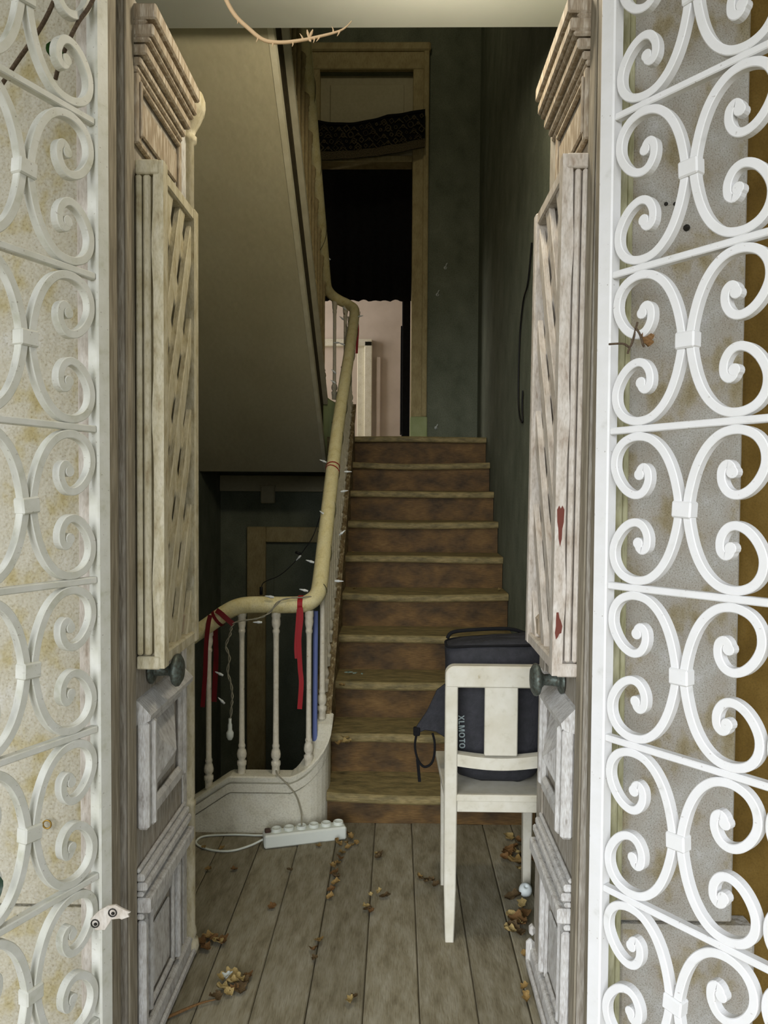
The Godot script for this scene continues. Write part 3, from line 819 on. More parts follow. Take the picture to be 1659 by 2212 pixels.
# ------------------------------------------------------------------ entrance door leaves
func build_leaf(sd: int) -> void:
	# sd 1: left leaf seen at the left, opens inward with its face to the right; sd -1: right leaf
	var left := sd == 1
	var d := thing("door_1" if left else "door_2",
		"weathered cream panelled entrance leaf with rounded edge post, open at the left" if left else "weathered pale panelled entrance leaf with peeling red spots, open at the right", "door",
		Vector3(-0.6, 0, -1.685) if left else Vector3(0.402, 0, -1.668), PI / 2 if left else -PI / 2, "", "structure")
	if not left: d.basis = Basis(Vector3(0, 0, 1), -0.008) * Basis(Vector3.UP, -PI / 2)
	var W := 0.508 if left else 0.487
	var gm: Material = M.grille_cream if left else M.grille_pale
	var s := float(sd)
	var bx := func(mb: MB, u0: float, u1: float, y0: float, y1: float, p0: float, p1: float, ch := 0.003) -> void:
		mb.box(Vector3(u0 * s, y0, p0), Vector3(u1 * s, y1, p1), ch)
	var body := MB.new()
	bx.call(body, 0.0, W, 0.012, 2.46, -0.042, 0.0, 0.004)
	put("leaf_body", body, M.leaf_wood, d)
	var st := MB.new()
	bx.call(st, W - 0.075, W, 0.012, 2.44, 0.0, 0.006, 0.003)
	put("meeting_stile", st, M.door_paint if left else M.leaf_wood, d)
	var st2 := MB.new()
	bx.call(st2, 0.0, 0.052, 0.012, 2.44, 0.0, 0.006, 0.003)
	put("hinge_stile", st2, M.jamb_wood, d)
	# cornice: stacked steps
	var co := MB.new()
	var cu0 := 0.05
	var cu1 := W - 0.07 if left else W - 0.03
	for q in [[2.4, 2.435, 0.056], [2.39, 2.4, 0.035], [2.362, 2.39, 0.05], [2.35, 2.362, 0.042], [2.322, 2.346, 0.034], [2.3, 2.318, 0.022], [2.286, 2.3, 0.014]]:
		bx.call(co, cu0, cu1 - (2.435 - q[0]) * 0.18, q[0], q[1], 0.0, q[2], 0.004)
	put("cornice", co, M.door_wood, d)
	# frieze panel with its mouldings
	var fz := MB.new()
	bx.call(fz, 0.055, 0.078, 2.13, 2.286, 0.0, 0.014, 0.004)
	bx.call(fz, 0.062, 0.072, 2.145, 2.27, 0.014, 0.02, 0.003)
	bx.call(fz, W - 0.11, W - 0.092, 2.13, 2.286, 0.0, 0.01, 0.003)
	bx.call(fz, 0.078, W - 0.11, 2.268, 2.28, 0.0, 0.012, 0.003)
	bx.call(fz, 0.078, W - 0.11, 2.13, 2.143, 0.0, 0.012, 0.003)
	bx.call(fz, 0.1, W - 0.13, 2.165, 2.245, 0.0, 0.008, 0.006)
	put("frieze_panel", fz, M.door_wood, d)
	# glazed opening behind the grille
	var gl := MB.new()
	bx.call(gl, 0.1, 0.375, 0.98, 2.06, 0.0, 0.004, 0.0)
	put("pane", gl, M.pane_dust, d)
	# grille: box frame standing proud, lattice of crossing slats
	var gu0 := 0.066 if left else 0.052
	var gu1 := 0.392 if left else 0.44
	var gy0 := 0.94
	var gy1 := 2.092
	var gn := 0.0 if left else -0.007
	var gr := MB.new()
	bx.call(gr, gu0 + 0.012, gu0 + 0.034, gy0, gy1, 0.003, 0.064 + gn, 0.004)
	bx.call(gr, gu1 - 0.032, gu1, gy0, gy1, 0.003, 0.062 + gn, 0.004)
	bx.call(gr, gu0 + 0.034, gu1 - 0.032, gy1 - 0.032, gy1, 0.003, 0.058 + gn, 0.004)
	bx.call(gr, gu0 + 0.034, gu1 - 0.032, gy0, gy0 + 0.03, 0.003, 0.06 + gn, 0.004)
	var gf := put("grille_frame", gr, gm, d)
	# ridges on the hinge side of the frame and its wavy front strip
	var rg := MB.new()
	bx.call(rg, gu0 - 0.008, gu0 + 0.014, gy0 + 0.03, gy1 - 0.03, 0.004, 0.018 + gn * 0.3, 0.004)
	bx.call(rg, gu0 - 0.006, gu0 + 0.014, gy0 + 0.03, gy1 - 0.03, 0.021 + gn * 0.3, 0.038 + gn * 0.8, 0.004)
	bx.call(rg, gu0 - 0.01, gu0 + 0.004, gy1 - 0.03, gy1 + 0.002, 0.004, 0.058 + gn, 0.003)
	bx.call(rg, gu0 - 0.01, gu0 + 0.004, gy0 - 0.002, gy0 + 0.028, 0.004, 0.058 + gn, 0.003)
	put("frame_ridge", rg, gm, gf)
	var wave := PackedVector2Array()
	for i in 41:
		var t := i / 40.0
		var y := lerpf(gy0, gy1 + 0.001, t)
		wave.append(Vector2(-0.045 - gn + 0.0045 * pow(absf(sin(t * PI * 3.0)), 6.0) * sign(sin(t * 40.0) + 1.3), y))
	wave.append(Vector2(-0.068 - gn, gy1 + 0.001))
	wave.append(Vector2(-0.068 - gn, gy0))
	# prism in (n, y) plane laid on the hinge side
	var xf := Transform3D(Basis(Vector3(0, 0, -1), Vector3(0, 1, 0), Vector3(s, 0, 0)), Vector3((gu0 - 0.006) * s, 0, 0))
	put("frame_strip", MB.new().prism(wave, 0.0, 0.036, xf, 0.002), gm, gf)
	var rect := P2([[gu0 + 0.03, gy0 + 0.026], [gu1 - 0.028, gy0 + 0.026], [gu1 - 0.028, gy1 - 0.028], [gu0 + 0.03, gy1 - 0.028]])
	var wd := gu1 - gu0 - 0.06
	var slope := wd / 0.62
	for fam in 2:
		var dirx := slope if fam == 0 else -slope
		for k in range(-7, 8):
			var cx := (gu0 + gu1) / 2.0 + k * wd / 2.55 + (0.03 if fam == 0 else -0.02)
			var hw := 0.023
			var poly := PackedVector2Array()
			var ym := (gy0 + gy1) / 2.0
			for i in 13:
				var y := lerpf(gy0 - 0.05, gy1 + 0.05, i / 12.0)
				poly.append(Vector2(cx + dirx * (y - ym) - hw + 0.003 * sin(y * 19.0 + k), y))
			for i in 13:
				var y := lerpf(gy1 + 0.05, gy0 - 0.05, i / 12.0)
				poly.append(Vector2(cx + dirx * (y - ym) + hw + 0.003 * sin(y * 17.0 + k * 2.0), y))
			for piece in Geometry2D.intersect_polygons(poly, rect):
				var pc := PackedVector2Array()
				for p in piece: pc.append(Vector2(p.x * s, p.y))
				var z0 := (0.036 if fam == 0 else 0.022) + gn * 0.8
				put("slat", MB.new().prism(pc, z0, z0 + 0.014, Transform3D.IDENTITY, 0.002), gm, gf)
	# small broken block at the foot of the grille
	var blk := MB.new()
	bx.call(blk, gu1 - 0.11, gu1 - 0.05, gy0 + 0.03, gy0 + 0.085, 0.006, 0.04, 0.008)
	put("grille_block", blk, M.door_wood, gf)
	if not left:
		# bare primer spots where paint has flaked off the front strip
		for q in [[1.235, 1.335, 0.0], [1.02, 1.085, 1.0]]:
			var sp := PackedVector2Array()
			for i in 12:
				var a := TAU * i / 12.0
				var rr := 0.85 + 0.25 * sin(a * 3.0 + q[2] * 2.0)
				sp.append(Vector2(-0.056 - gn + 0.0085 * cos(a) * rr, lerpf(q[0], q[1], 0.5) + (q[1] - q[0]) / 2.0 * sin(a) * rr))
			tag(put("flaked_spot", MB.new().prism(sp, -0.0007, 0.001, xf), M.rust_red, gf), "dark red bare spot in flaked paint")
	# knob: rose, stem, mushroom disc
	var ku := 0.165 if left else 0.2
	var ky := 0.912 if left else 0.893
	var kx := Transform3D(Basis(Vector3(1, 0, 0), Vector3(0, 0, 1), Vector3(0, -1, 0)), Vector3(ku * s, ky, 0.004))
	var kn := put("knob", MB.new().lathe([[0.0165, 0.004], [0.014, 0.03], [0.0135, 0.044], [0.02, 0.05], [0.036, 0.056], [0.04, 0.062], [0.039, 0.068], [0.028, 0.075], [0.0, 0.078]], kx, 20), M.bronze, d)
	put("rose", MB.new().lathe([[0.034, 0.0], [0.034, 0.004], [0.028, 0.008], [0.017, 0.01]], kx, 20), M.bronze, kn)
	# ledge under the knob, sloping top
	var lg := MB.new()
	var lp := P2([[0.0, 0.805], [0.018, 0.81], [0.034, 0.818], [0.036, 0.83], [0.006, 0.862], [0.0, 0.865]])
	var lx := Transform3D(Basis(Vector3(0, 0, 1), Vector3(0, 1, 0), Vector3(-1, 0, 0)), Vector3(0, 0, 0))
	if left: lg.prism(lp, -(W - 0.08), -0.062, lx)
	else: lg.prism(lp, 0.055, W - 0.03, lx)
	put("ledge", lg, M.door_paint, d)
	# middle panel: two bold bead mouldings at each side, pyramid boss
	var mm := MB.new()
	for q in [[0.06, 0.082, 0.03], [0.088, 0.112, 0.036], [W - 0.13, W - 0.11, 0.016], [W - 0.105, W - 0.078, 0.02]]:
		bx.call(mm, q[0], q[1], 0.56, 0.815, 0.0, q[2], 0.007)
	bx.call(mm, 0.112, W - 0.13, 0.56, 0.6, 0.0, 0.02, 0.01)
	bx.call(mm, 0.112, W - 0.13, 0.785, 0.81, 0.0, 0.018, 0.008)
	put("middle_moulding", mm, M.door_paint, d)
	var py := MB.new()
	var c0 := Vector3((0.112 + W - 0.13) / 2.0 * s, 0.69, 0.042)
	var hw2 := (W - 0.13 - 0.112) / 2.0 - 0.012
	var q4 := [c0 + Vector3(-hw2, -0.08, -0.042), c0 + Vector3(hw2, -0.08, -0.042), c0 + Vector3(hw2, 0.085, -0.042), c0 + Vector3(-hw2, 0.085, -0.042)]
	for i in 4: py.otri(q4[i], q4[(i + 1) % 4], c0, c0 - Vector3(0, 0, 0.1))
	put("panel_boss", py, M.door_paint, d)
	# stepped middle rail
	var mr := MB.new()
	for q in [[0.46, 0.472, 0.01], [0.44, 0.458, 0.02], [0.418, 0.438, 0.026], [0.404, 0.416, 0.018], [0.366, 0.402, 0.034], [0.35, 0.364, 0.018]]:
		bx.call(mr, 0.058, W - 0.06, q[0], q[1], 0.0, q[2], 0.004)
	put("middle_rail", mr, M.door_paint, d)
	# lower panel
	var lo := MB.new()
	for q in [[0.062, 0.086, 0.022], [0.1, 0.118, 0.01], [0.13, 0.142, 0.016], [W - 0.19, W - 0.175, 0.012], [W - 0.168, W - 0.145, 0.022], [W - 0.138, W - 0.12, 0.014]]:
		bx.call(lo, q[0], q[1], 0.085, 0.345, 0.0, q[2], 0.005)
	bx.call(lo, 0.142, W - 0.19, 0.085, 0.105, 0.0, 0.012, 0.006)
	bx.call(lo, 0.142, W - 0.19, 0.3, 0.345, 0.0, 0.01, 0.006)
	bx.call(lo, 0.165, W - 0.21, 0.12, 0.28, 0.0, 0.008, 0.007)
	put("lower_panel", lo, M.door_paint, d)
	var br := MB.new()
	bx.call(br, 0.055, W - 0.01, 0.012, 0.07, 0.0, 0.02, 0.006)
	bx.call(br, 0.055, W - 0.01, 0.012, 0.035, 0.02, 0.03, 0.006)
	put("bottom_rail", br, M.door_paint, d)
	if left:
		# half-round post on the meeting edge: foot ball, rings, vase capital
		var px := Transform3D(Basis.IDENTITY, Vector3((W - 0.02) * s, 0, 0.006))
		put("edge_post", MB.new().lathe([[0.0, 0.012], [0.026, 0.014], [0.03, 0.03], [0.027, 0.05], [0.018, 0.056], [0.023, 0.066], [0.022, 0.08], [0.019, 0.09], [0.019, 0.44], [0.021, 0.446], [0.021, 0.455], [0.016, 0.46], [0.018, 0.47], [0.018, 2.315], [0.025, 2.32], [0.026, 2.335], [0.02, 2.34], [0.024, 2.352], [0.034, 2.37], [0.042, 2.388], [0.044, 2.394], [0.047, 2.398], [0.05, 2.415], [0.049, 2.435], [0.042, 2.455], [0.028, 2.465], [0.0, 2.468]], px, 18), M.grille_cream, d)
	else:
		var fb := MB.new()
		bx.call(fb, W - 0.03, W - 0.004, 0.012, 0.09, 0.006, 0.03, 0.01)
		bx.call(fb, W - 0.03, W - 0.004, 0.1, 0.13, 0.006, 0.022, 0.008)
		put("foot_block", fb, M.door_paint, d)

# ------------------------------------------------------------------ gates
func build_gate(sd: int) -> void:
	# sd 1: right leaf; -1: left leaf
	var right := sd == 1
	var paint: Material = M.gate_paint if right else M.gate_paint_grey
	var hinge := Vector3(0.4229, 0, -1.5546) if right else Vector3(-0.6146, 0, -1.5723)
	var ang := 0.9232 if right else 1.1475
	var dirv := Vector3(sd * cos(ang), 0, sin(ang))
	var o := thing("iron_gate", "white wrought iron scroll gate leaf swung open at the right" if right else "white wrought iron scroll gate leaf swung open at the left", "gate", hinge)
	# local +x runs along the leaf from the hinge on the right leaf, -x on the left one; +z faces the passage
	var bx3 := dirv * sd
	o.basis = Basis(bx3, Vector3.UP, bx3.cross(Vector3.UP))
	var s := float(sd)
	var sag := 0.0154 if right else 0.0109
	var sh := Transform3D(Basis(Vector3(1, sag * s, 0), Vector3(0, 1, 0), Vector3(0, 0, 1)), Vector3.ZERO)
	var cw := 0.164
	var L := cw * 3.0 + 0.004
	var sp := 0.311
	var y0 := 2.0975
	put("hinge_stile", MB.new().box(Vector3(-0.034 * s, 0.02, -0.03), Vector3(0, 2.62, 0), 0.003), paint, o)
	put("meeting_stile", MB.new().box(Vector3(L * s, 0.03, -0.03), Vector3((L + 0.03) * s, 2.6, 0), 0.003, sh), paint, o)
	for k in range(-1, 8):
		var y := y0 - sp * k
		if k == 7: y = 0.05
		put("crossbar", MB.new().box(Vector3(0, y - 0.007, -0.022), Vector3(L * s, y + 0.007, -0.004), 0.002, sh), paint, o)
	var shape := [[0.415, 0.262], [0.43, 0.228], [0.485, 0.212], [0.545, 0.245], [0.545, 0.32], [0.47, 0.385], [0.35, 0.405], [0.21, 0.375], [0.09, 0.305], [0.02, 0.215], [0.035, 0.12], [0.13, 0.045], [0.275, 0.006], [0.43, 0.0], [0.58, 0.022], [0.72, 0.08], [0.83, 0.162], [0.91, 0.26], [0.962, 0.36], [0.99, 0.44], [1.0, 0.5]]
	var t := 0.0165
	var full := []
	var ptsv := []
	for p in shape: ptsv.append(Vector2(p[0], p[1]))
	for p in range(shape.size() - 2, -1, -1): ptsv.append(Vector2(shape[p][0], 1.0 - shape[p][1]))
	full = crom(ptsv, 4)
	var ch := sp - 0.014
	var mk := func(mir: bool) -> ArrayMesh:
		var pl := PackedVector2Array()
		for p in full:
			var ux: float = t / 2.0 + p.x * (cw - t)
			if mir: ux = cw - ux
			pl.append(Vector2(ux * s, -(t / 2.0 + p.y * (ch - t))))
		var m := MB.new()
		m.bar2d(pl, t, -0.021, -0.004, 0.0015)
		for e in [pl[0], pl[pl.size() - 1]]:
			var disc := PackedVector2Array()
			for q in 14: disc.append(Vector2(e.x + 0.0112 * cos(TAU * q / 14.0), e.y + 0.0112 * sin(TAU * q / 14.0)))
			m.prism(disc, -0.0211, -0.0038, Transform3D.IDENTITY, 0.0012)
		return m.done()
	var ma: ArrayMesh = mk.call(false)
	var mb: ArrayMesh = mk.call(true)
	for k in range(-1, 6):
		for c in 3:
			var q := put("scroll", ma if c % 2 == 0 else mb, paint, o)
			q.position = Vector3(cw * c * s, y0 - sp * k - 0.007 + sag * cw * (c + 0.5), 0)
		for c in [1, 3]:
			var x: float = cw * c * s
			var w := 0.02
			if c == 3: x -= 0.006 * s
			var yc: float = y0 - sp * (k + 0.5) + sag * cw * c
			var tilt := Basis(Vector3(0, 0, 1), rng.randf_range(-0.1, 0.1))
			put("collar", MB.new().box(Vector3(-w, -0.0155, -0.026), Vector3(w, 0.0155, 0.001), 0.003, Transform3D(tilt, Vector3(x, yc, 0))), paint, o)
	# plain bars below the last scrolls
	for c in range(1, 6):
		put("spindle", MB.new().box(Vector3((L * c / 6.0 - 0.006) * s, 0.05, -0.019), Vector3((L * c / 6.0 + 0.006) * s, y0 - sp * 6.0, -0.007), 0.002), paint, o)
	if not right:
		# snake-head shaped latch tongue with two eyes on the stile
		var lt := P2([[-0.02, -0.035], [0.0, -0.034], [0.014, -0.012], [0.03, -0.01], [0.034, -0.012], [0.05, -0.006], [0.047, 0.0], [0.052, 0.003], [0.034, 0.011], [0.022, 0.018], [0.006, 0.016], [-0.012, 0.006], [-0.03, -0.012]])
		var r := Transform3D(o.basis.inverse(), o.basis.inverse() * (Vector3(-0.59, 0.487, -1.535) - hinge))
		var lo := put("latch", MB.new().prism(lt, 0.0, 0.005, r, 0.001), M.grille_pale, o)
		for e in [Vector3(0.016, 0.003, 0.006), Vector3(-0.02, -0.02, 0.006)]:
			var ring := []
			for i in 13: ring.append(r * (e + Vector3(0.008 * cos(TAU * i / 12.0), 0.008 * sin(TAU * i / 12.0), 0)))
			put("eye", MB.new().tube(ring, 0.0014, 5), M.iron_dark, lo)
			put("pin", MB.new().lathe([[0.0, 0.0], [0.0035, 0.001], [0.0, 0.003]], Transform3D(r.basis * Basis(Vector3(1, 0, 0), Vector3(0, 0, 1), Vector3(0, -1, 0)), r * (e + Vector3(0.001, -0.001, 0)))), M.iron_dark, lo)

# ------------------------------------------------------------------ chair and bag
func build_chair() -> void:
	var c := thing("chair", "white painted wooden chair with a broad back slat and a black bag on its seat", "chair", Vector3(0.312, 0, -2.256))
	var hw := 0.165
	var leg := func(x: float, sx: float) -> MB:
		# rear leg and back stile in one, tapering below the seat
		var m := MB.new()
		var p := P2([[-0.0125, 0.0], [0.0125, 0.0], [0.0175, 0.16], [0.0185, 0.42], [0.0185, 0.775], [-0.0185, 0.775], [-0.0185, 0.42], [-0.0175, 0.16]])
		m.prism(p, -0.032, 0.0, Transform3D(Basis.IDENTITY, Vector3(x, 0, 0)), 0.003)
		return m
	put("rear_leg", leg.call(-hw + 0.0185, -1.0), M.chair_paint, c)
	put("rear_leg", leg.call(hw - 0.0185, 1.0), M.chair_paint, c)
	for x in [-hw + 0.008, hw - 0.008 - 0.034]:
		put("front_leg", MB.new().prism(P2([[x + 0.003, 0.0], [x + 0.03, 0.0], [x + 0.034, 0.425], [x, 0.425]]), -0.365, -0.33, Transform3D.IDENTITY, 0.003), M.chair_paint, c)
	# top rail with rounded corners
	var tp := PackedVector2Array()
	tp.append(Vector2(-hw - 0.0, 0.77))
	tp.append(Vector2(hw, 0.77))
	for i in 7:
		var a := PI / 2.0 * i / 6.0
		tp.append(Vector2(hw - 0.028 + 0.028 * cos(a), 0.806 + 0.028 * sin(a)))
	for i in 7:
		var a := PI / 2.0 + PI / 2.0 * i / 6.0
		tp.append(Vector2(-hw + 0.028 + 0.028 * cos(a), 0.806 + 0.028 * sin(a)))
	put("top_rail", MB.new().prism(tp, -0.034, 0.002, Transform3D.IDENTITY, 0.004), M.chair_paint, c)
	# slat and bowed lower rail
	put("back_slat", MB.new().box(Vector3(-0.048, 0.565, -0.022), Vector3(0.05, 0.775, -0.004), 0.003), M.chair_paint, c)
	var rings := []
	for i in 13:
		var t := i / 12.0
		var x := lerpf(-hw + 0.034, hw - 0.034, t)
		var b := 0.012 * sin(PI * t)
		rings.append(PackedVector3Array([Vector3(x, 0.534 - b, -0.004), Vector3(x, 0.57 - b, -0.004), Vector3(x, 0.573 - b, -0.03), Vector3(x, 0.534 - b, -0.03)]))
	put("lower_rail", MB.new().loft(rings, true, true, false), M.chair_paint, c)
	put("seat", MB.new().prism(P2([[-hw + 0.036, -0.002], [hw - 0.036, -0.002], [hw - 0.036, 0.034], [hw, 0.036], [hw + 0.008, 0.38], [-hw - 0.008, 0.38], [-hw, 0.036], [-hw + 0.036, 0.034]]), 0.432, 0.45, Transform3D(Basis(Vector3(1, 0, 0), Vector3(0, 0, -1), Vector3(0, 1, 0)), Vector3.ZERO), 0.003), M.chair_paint, c)
	var ap := MB.new()
	ap.box(Vector3(-hw + 0.036, 0.395, -0.026), Vector3(hw - 0.036, 0.43, -0.006), 0.002)
	ap.box(Vector3(-hw + 0.036, 0.38, -0.36), Vector3(hw - 0.036, 0.43, -0.34), 0.002)
	ap.box(Vector3(-hw + 0.01, 0.38, -0.33), Vector3(-hw + 0.028, 0.43, -0.03), 0.002)
	ap.box(Vector3(hw - 0.028, 0.38, -0.33), Vector3(hw - 0.01, 0.43, -0.03), 0.002)
	put("apron", ap, M.chair_paint, c)

func build_bag() -> void:
	var b := thing("bag", "black navy cloth backpack with pale lettering standing on the white chair", "bag", Vector3(0.315, 0.45, -2.43))
	var rings := []
	var prof := [[0.0, 0.05, 0.04, 0.0], [0.003, 0.09, 0.07, 0.0], [0.02, 0.122, 0.095, 0.0], [0.05, 0.14, 0.108, 0.0], [0.1, 0.147, 0.112, 0.0], [0.2, 0.152, 0.112, 0.0], [0.3, 0.156, 0.105, 0.0], [0.36, 0.158, 0.095, 0.0], [0.4, 0.16, 0.085, 0.004], [0.425, 0.157, 0.072, 0.01], [0.434, 0.15, 0.06, 0.014], [0.438, 0.11, 0.04, 0.016]]
	for p in prof:
		var ring := PackedVector3Array()
		for i in 32:
			var a := -TAU * i / 32.0
			var ca := cos(a)
			var sa := sin(a)
			var x: float = signf(ca) * pow(absf(ca), 0.38) * p[1]
			var z: float = signf(sa) * pow(absf(sa), 0.5) * p[2]
			var y: float = p[0] + p[3] * (x / 0.16) + 0.003 * sin(x * 60.0 + p[0] * 30.0)
			ring.append(Vector3(x, maxf(y, 0.001), z + 0.003 * sin(p[0] * 50.0 + x * 20.0)))
		rings.append(ring)
	put("body", MB.new().loft(rings, true, true, true), M.bag_cloth, b)
	# piping round the top edge, zip flap
	var rim := []
	for i in 33:
		var a := -TAU * i / 32.0
		rim.append(Vector3(signf(cos(a)) * pow(absf(cos(a)), 0.38) * 0.158, 0.424 + 0.01 * cos(a), signf(sin(a)) * pow(absf(sin(a)), 0.5) * 0.074))
	put("piping", MB.new().tube(rim, 0.004, 6), M.dark_cloth, b)
	put("handle", MB.new().tube(crom([Vector3(-0.15, 0.425, -0.04), Vector3(-0.13, 0.443, -0.05), Vector3(-0.05, 0.452, -0.05), Vector3(0.05, 0.455, -0.05), Vector3(0.1, 0.442, -0.045)], 5), 0.006, 6), M.dark_cloth, b)
	# side wing with its webbing loops
	var wing := P2([[0.02, 0.29], [-0.018, 0.26], [-0.05, 0.19], [-0.082, 0.142], [-0.09, 0.125], [-0.082, 0.118], [-0.055, 0.13], [-0.02, 0.125], [0.02, 0.1]])
	put("side_wing", MB.new().prism(wing, -0.03, -0.018, Transform3D(Basis.IDENTITY, Vector3(-0.165, 0.0, 0.0)), 0.003), M.bag_cloth, b)
	var lp := crom([Vector3(-0.245, 0.125, -0.022), Vector3(-0.252, 0.09, -0.02), Vector3(-0.25, 0.06, -0.018), Vector3(-0.24, 0.03, -0.018), Vector3(-0.222, 0.012, -0.018), Vector3(-0.2, 0.022, -0.018), Vector3(-0.19, 0.05, -0.02), Vector3(-0.189, 0.09, -0.02), Vector3(-0.196, 0.12, -0.022)], 4)
	put("webbing", MB.new().tube(lp, 0.0042, 6), M.dark_cloth, b)
	put("webbing", MB.new().box(Vector3(-0.246, -0.035, -0.024), Vector3(-0.236, 0.04, -0.02), 0.001, Transform3D(Basis(Vector3(0, 0, 1), 0.1), Vector3(0.0, 0.02, 0))), M.dark_cloth, b)
	put("buckle", MB.new().box(Vector3(-0.258, 0.112, -0.03), Vector3(-0.236, 0.14, -0.014), 0.003), M.dark_cloth, b)
	# lettering runs down the face
	var tm := TextMesh.new()
	var sf := SystemFont.new()
	sf.font_names = PackedStringArray(["Droid Sans"])
	sf.font_weight = 700
	tm.font = sf
	tm.text = "XLMOTO"
	tm.font_size = 32
	tm.pixel_size = 0.00078
	tm.depth = 0.0012
	var tx := put("lettering", tm, M.print_pale, b)
	tx.transform = Transform3D(Basis(Vector3(0, 0, 1), -PI / 2 + 0.04), Vector3(-0.114, 0.168, 0.1115))

# ------------------------------------------------------------------ electrical
func build_power() -> void:
	var p := thing("power_strip", "white six socket power strip lying on the boards before the curb", "power strip", Vector3(-0.345, 0.0, -2.9), 0.29)
	put("body", MB.new().box(Vector3(-0.158, 0.001, -0.03), Vector3(0.158, 0.052, 0.03), 0.006), M.plastic_white, p)
	for i in 6:
		var x := -0.108 + i * 0.048
		put("socket", MB.new().lathe([[0.0195, 0.0], [0.0195, 0.011], [0.0175, 0.013], [0.016, 0.013], [0.0155, 0.004], [0.0, 0.004]], Transform3D(Basis.IDENTITY, Vector3(x, 0.051, -0.006)), 18), M.plastic_white, p)
	put("switch", MB.new().box(Vector3(-0.152, 0.05, -0.02), Vector3(-0.13, 0.062, 0.006), 0.003), M.plug_brown, p)
	var loop := V([[-0.5, 0.02, -2.872], [-0.544, 0.008, -2.845], [-0.605, 0.006, -2.805], [-0.676, 0.006, -2.806], [-0.737, 0.006, -2.84], [-0.757, 0.006, -2.876], [-0.74, 0.006, -2.918], [-0.672, 0.006, -2.933], [-0.6, 0.006, -2.937], [-0.526, 0.006, -2.934], [-0.45, 0.006, -2.945]])
	var cb := put("cable", MB.new().tube(crom(loop, 5), 0.0042, 7), M.plastic_white, p)
	cb.transform = p.transform.affine_inverse()
	# lead of the fairy lights coming down over the curb to the strip
	var lead := V([[-0.48, 0.236, -3.02], [-0.47, 0.243, -2.985], [-0.457, 0.238, -2.95], [-0.421, 0.2, -2.955], [-0.385, 0.15, -2.958], [-0.367, 0.09, -2.955], [-0.362, 0.075, -2.93], [-0.358, 0.062, -2.905]])
	var ld := put("lead_cable", MB.new().tube(crom(lead, 5), 0.0032, 6), M.wire_clear)
	tag(ld, "thin pale cable running over the white curb down to the power strip", "cable")

func bulb_mesh() -> MB:
	return MB.new().lathe([[0.0, -0.001], [0.0042, 0.0], [0.0046, 0.008], [0.0056, 0.009], [0.0056, 0.017], [0.0038, 0.019], [0.0034, 0.026], [0.0016, 0.034], [0.0, 0.036]], Transform3D.IDENTITY, 8)

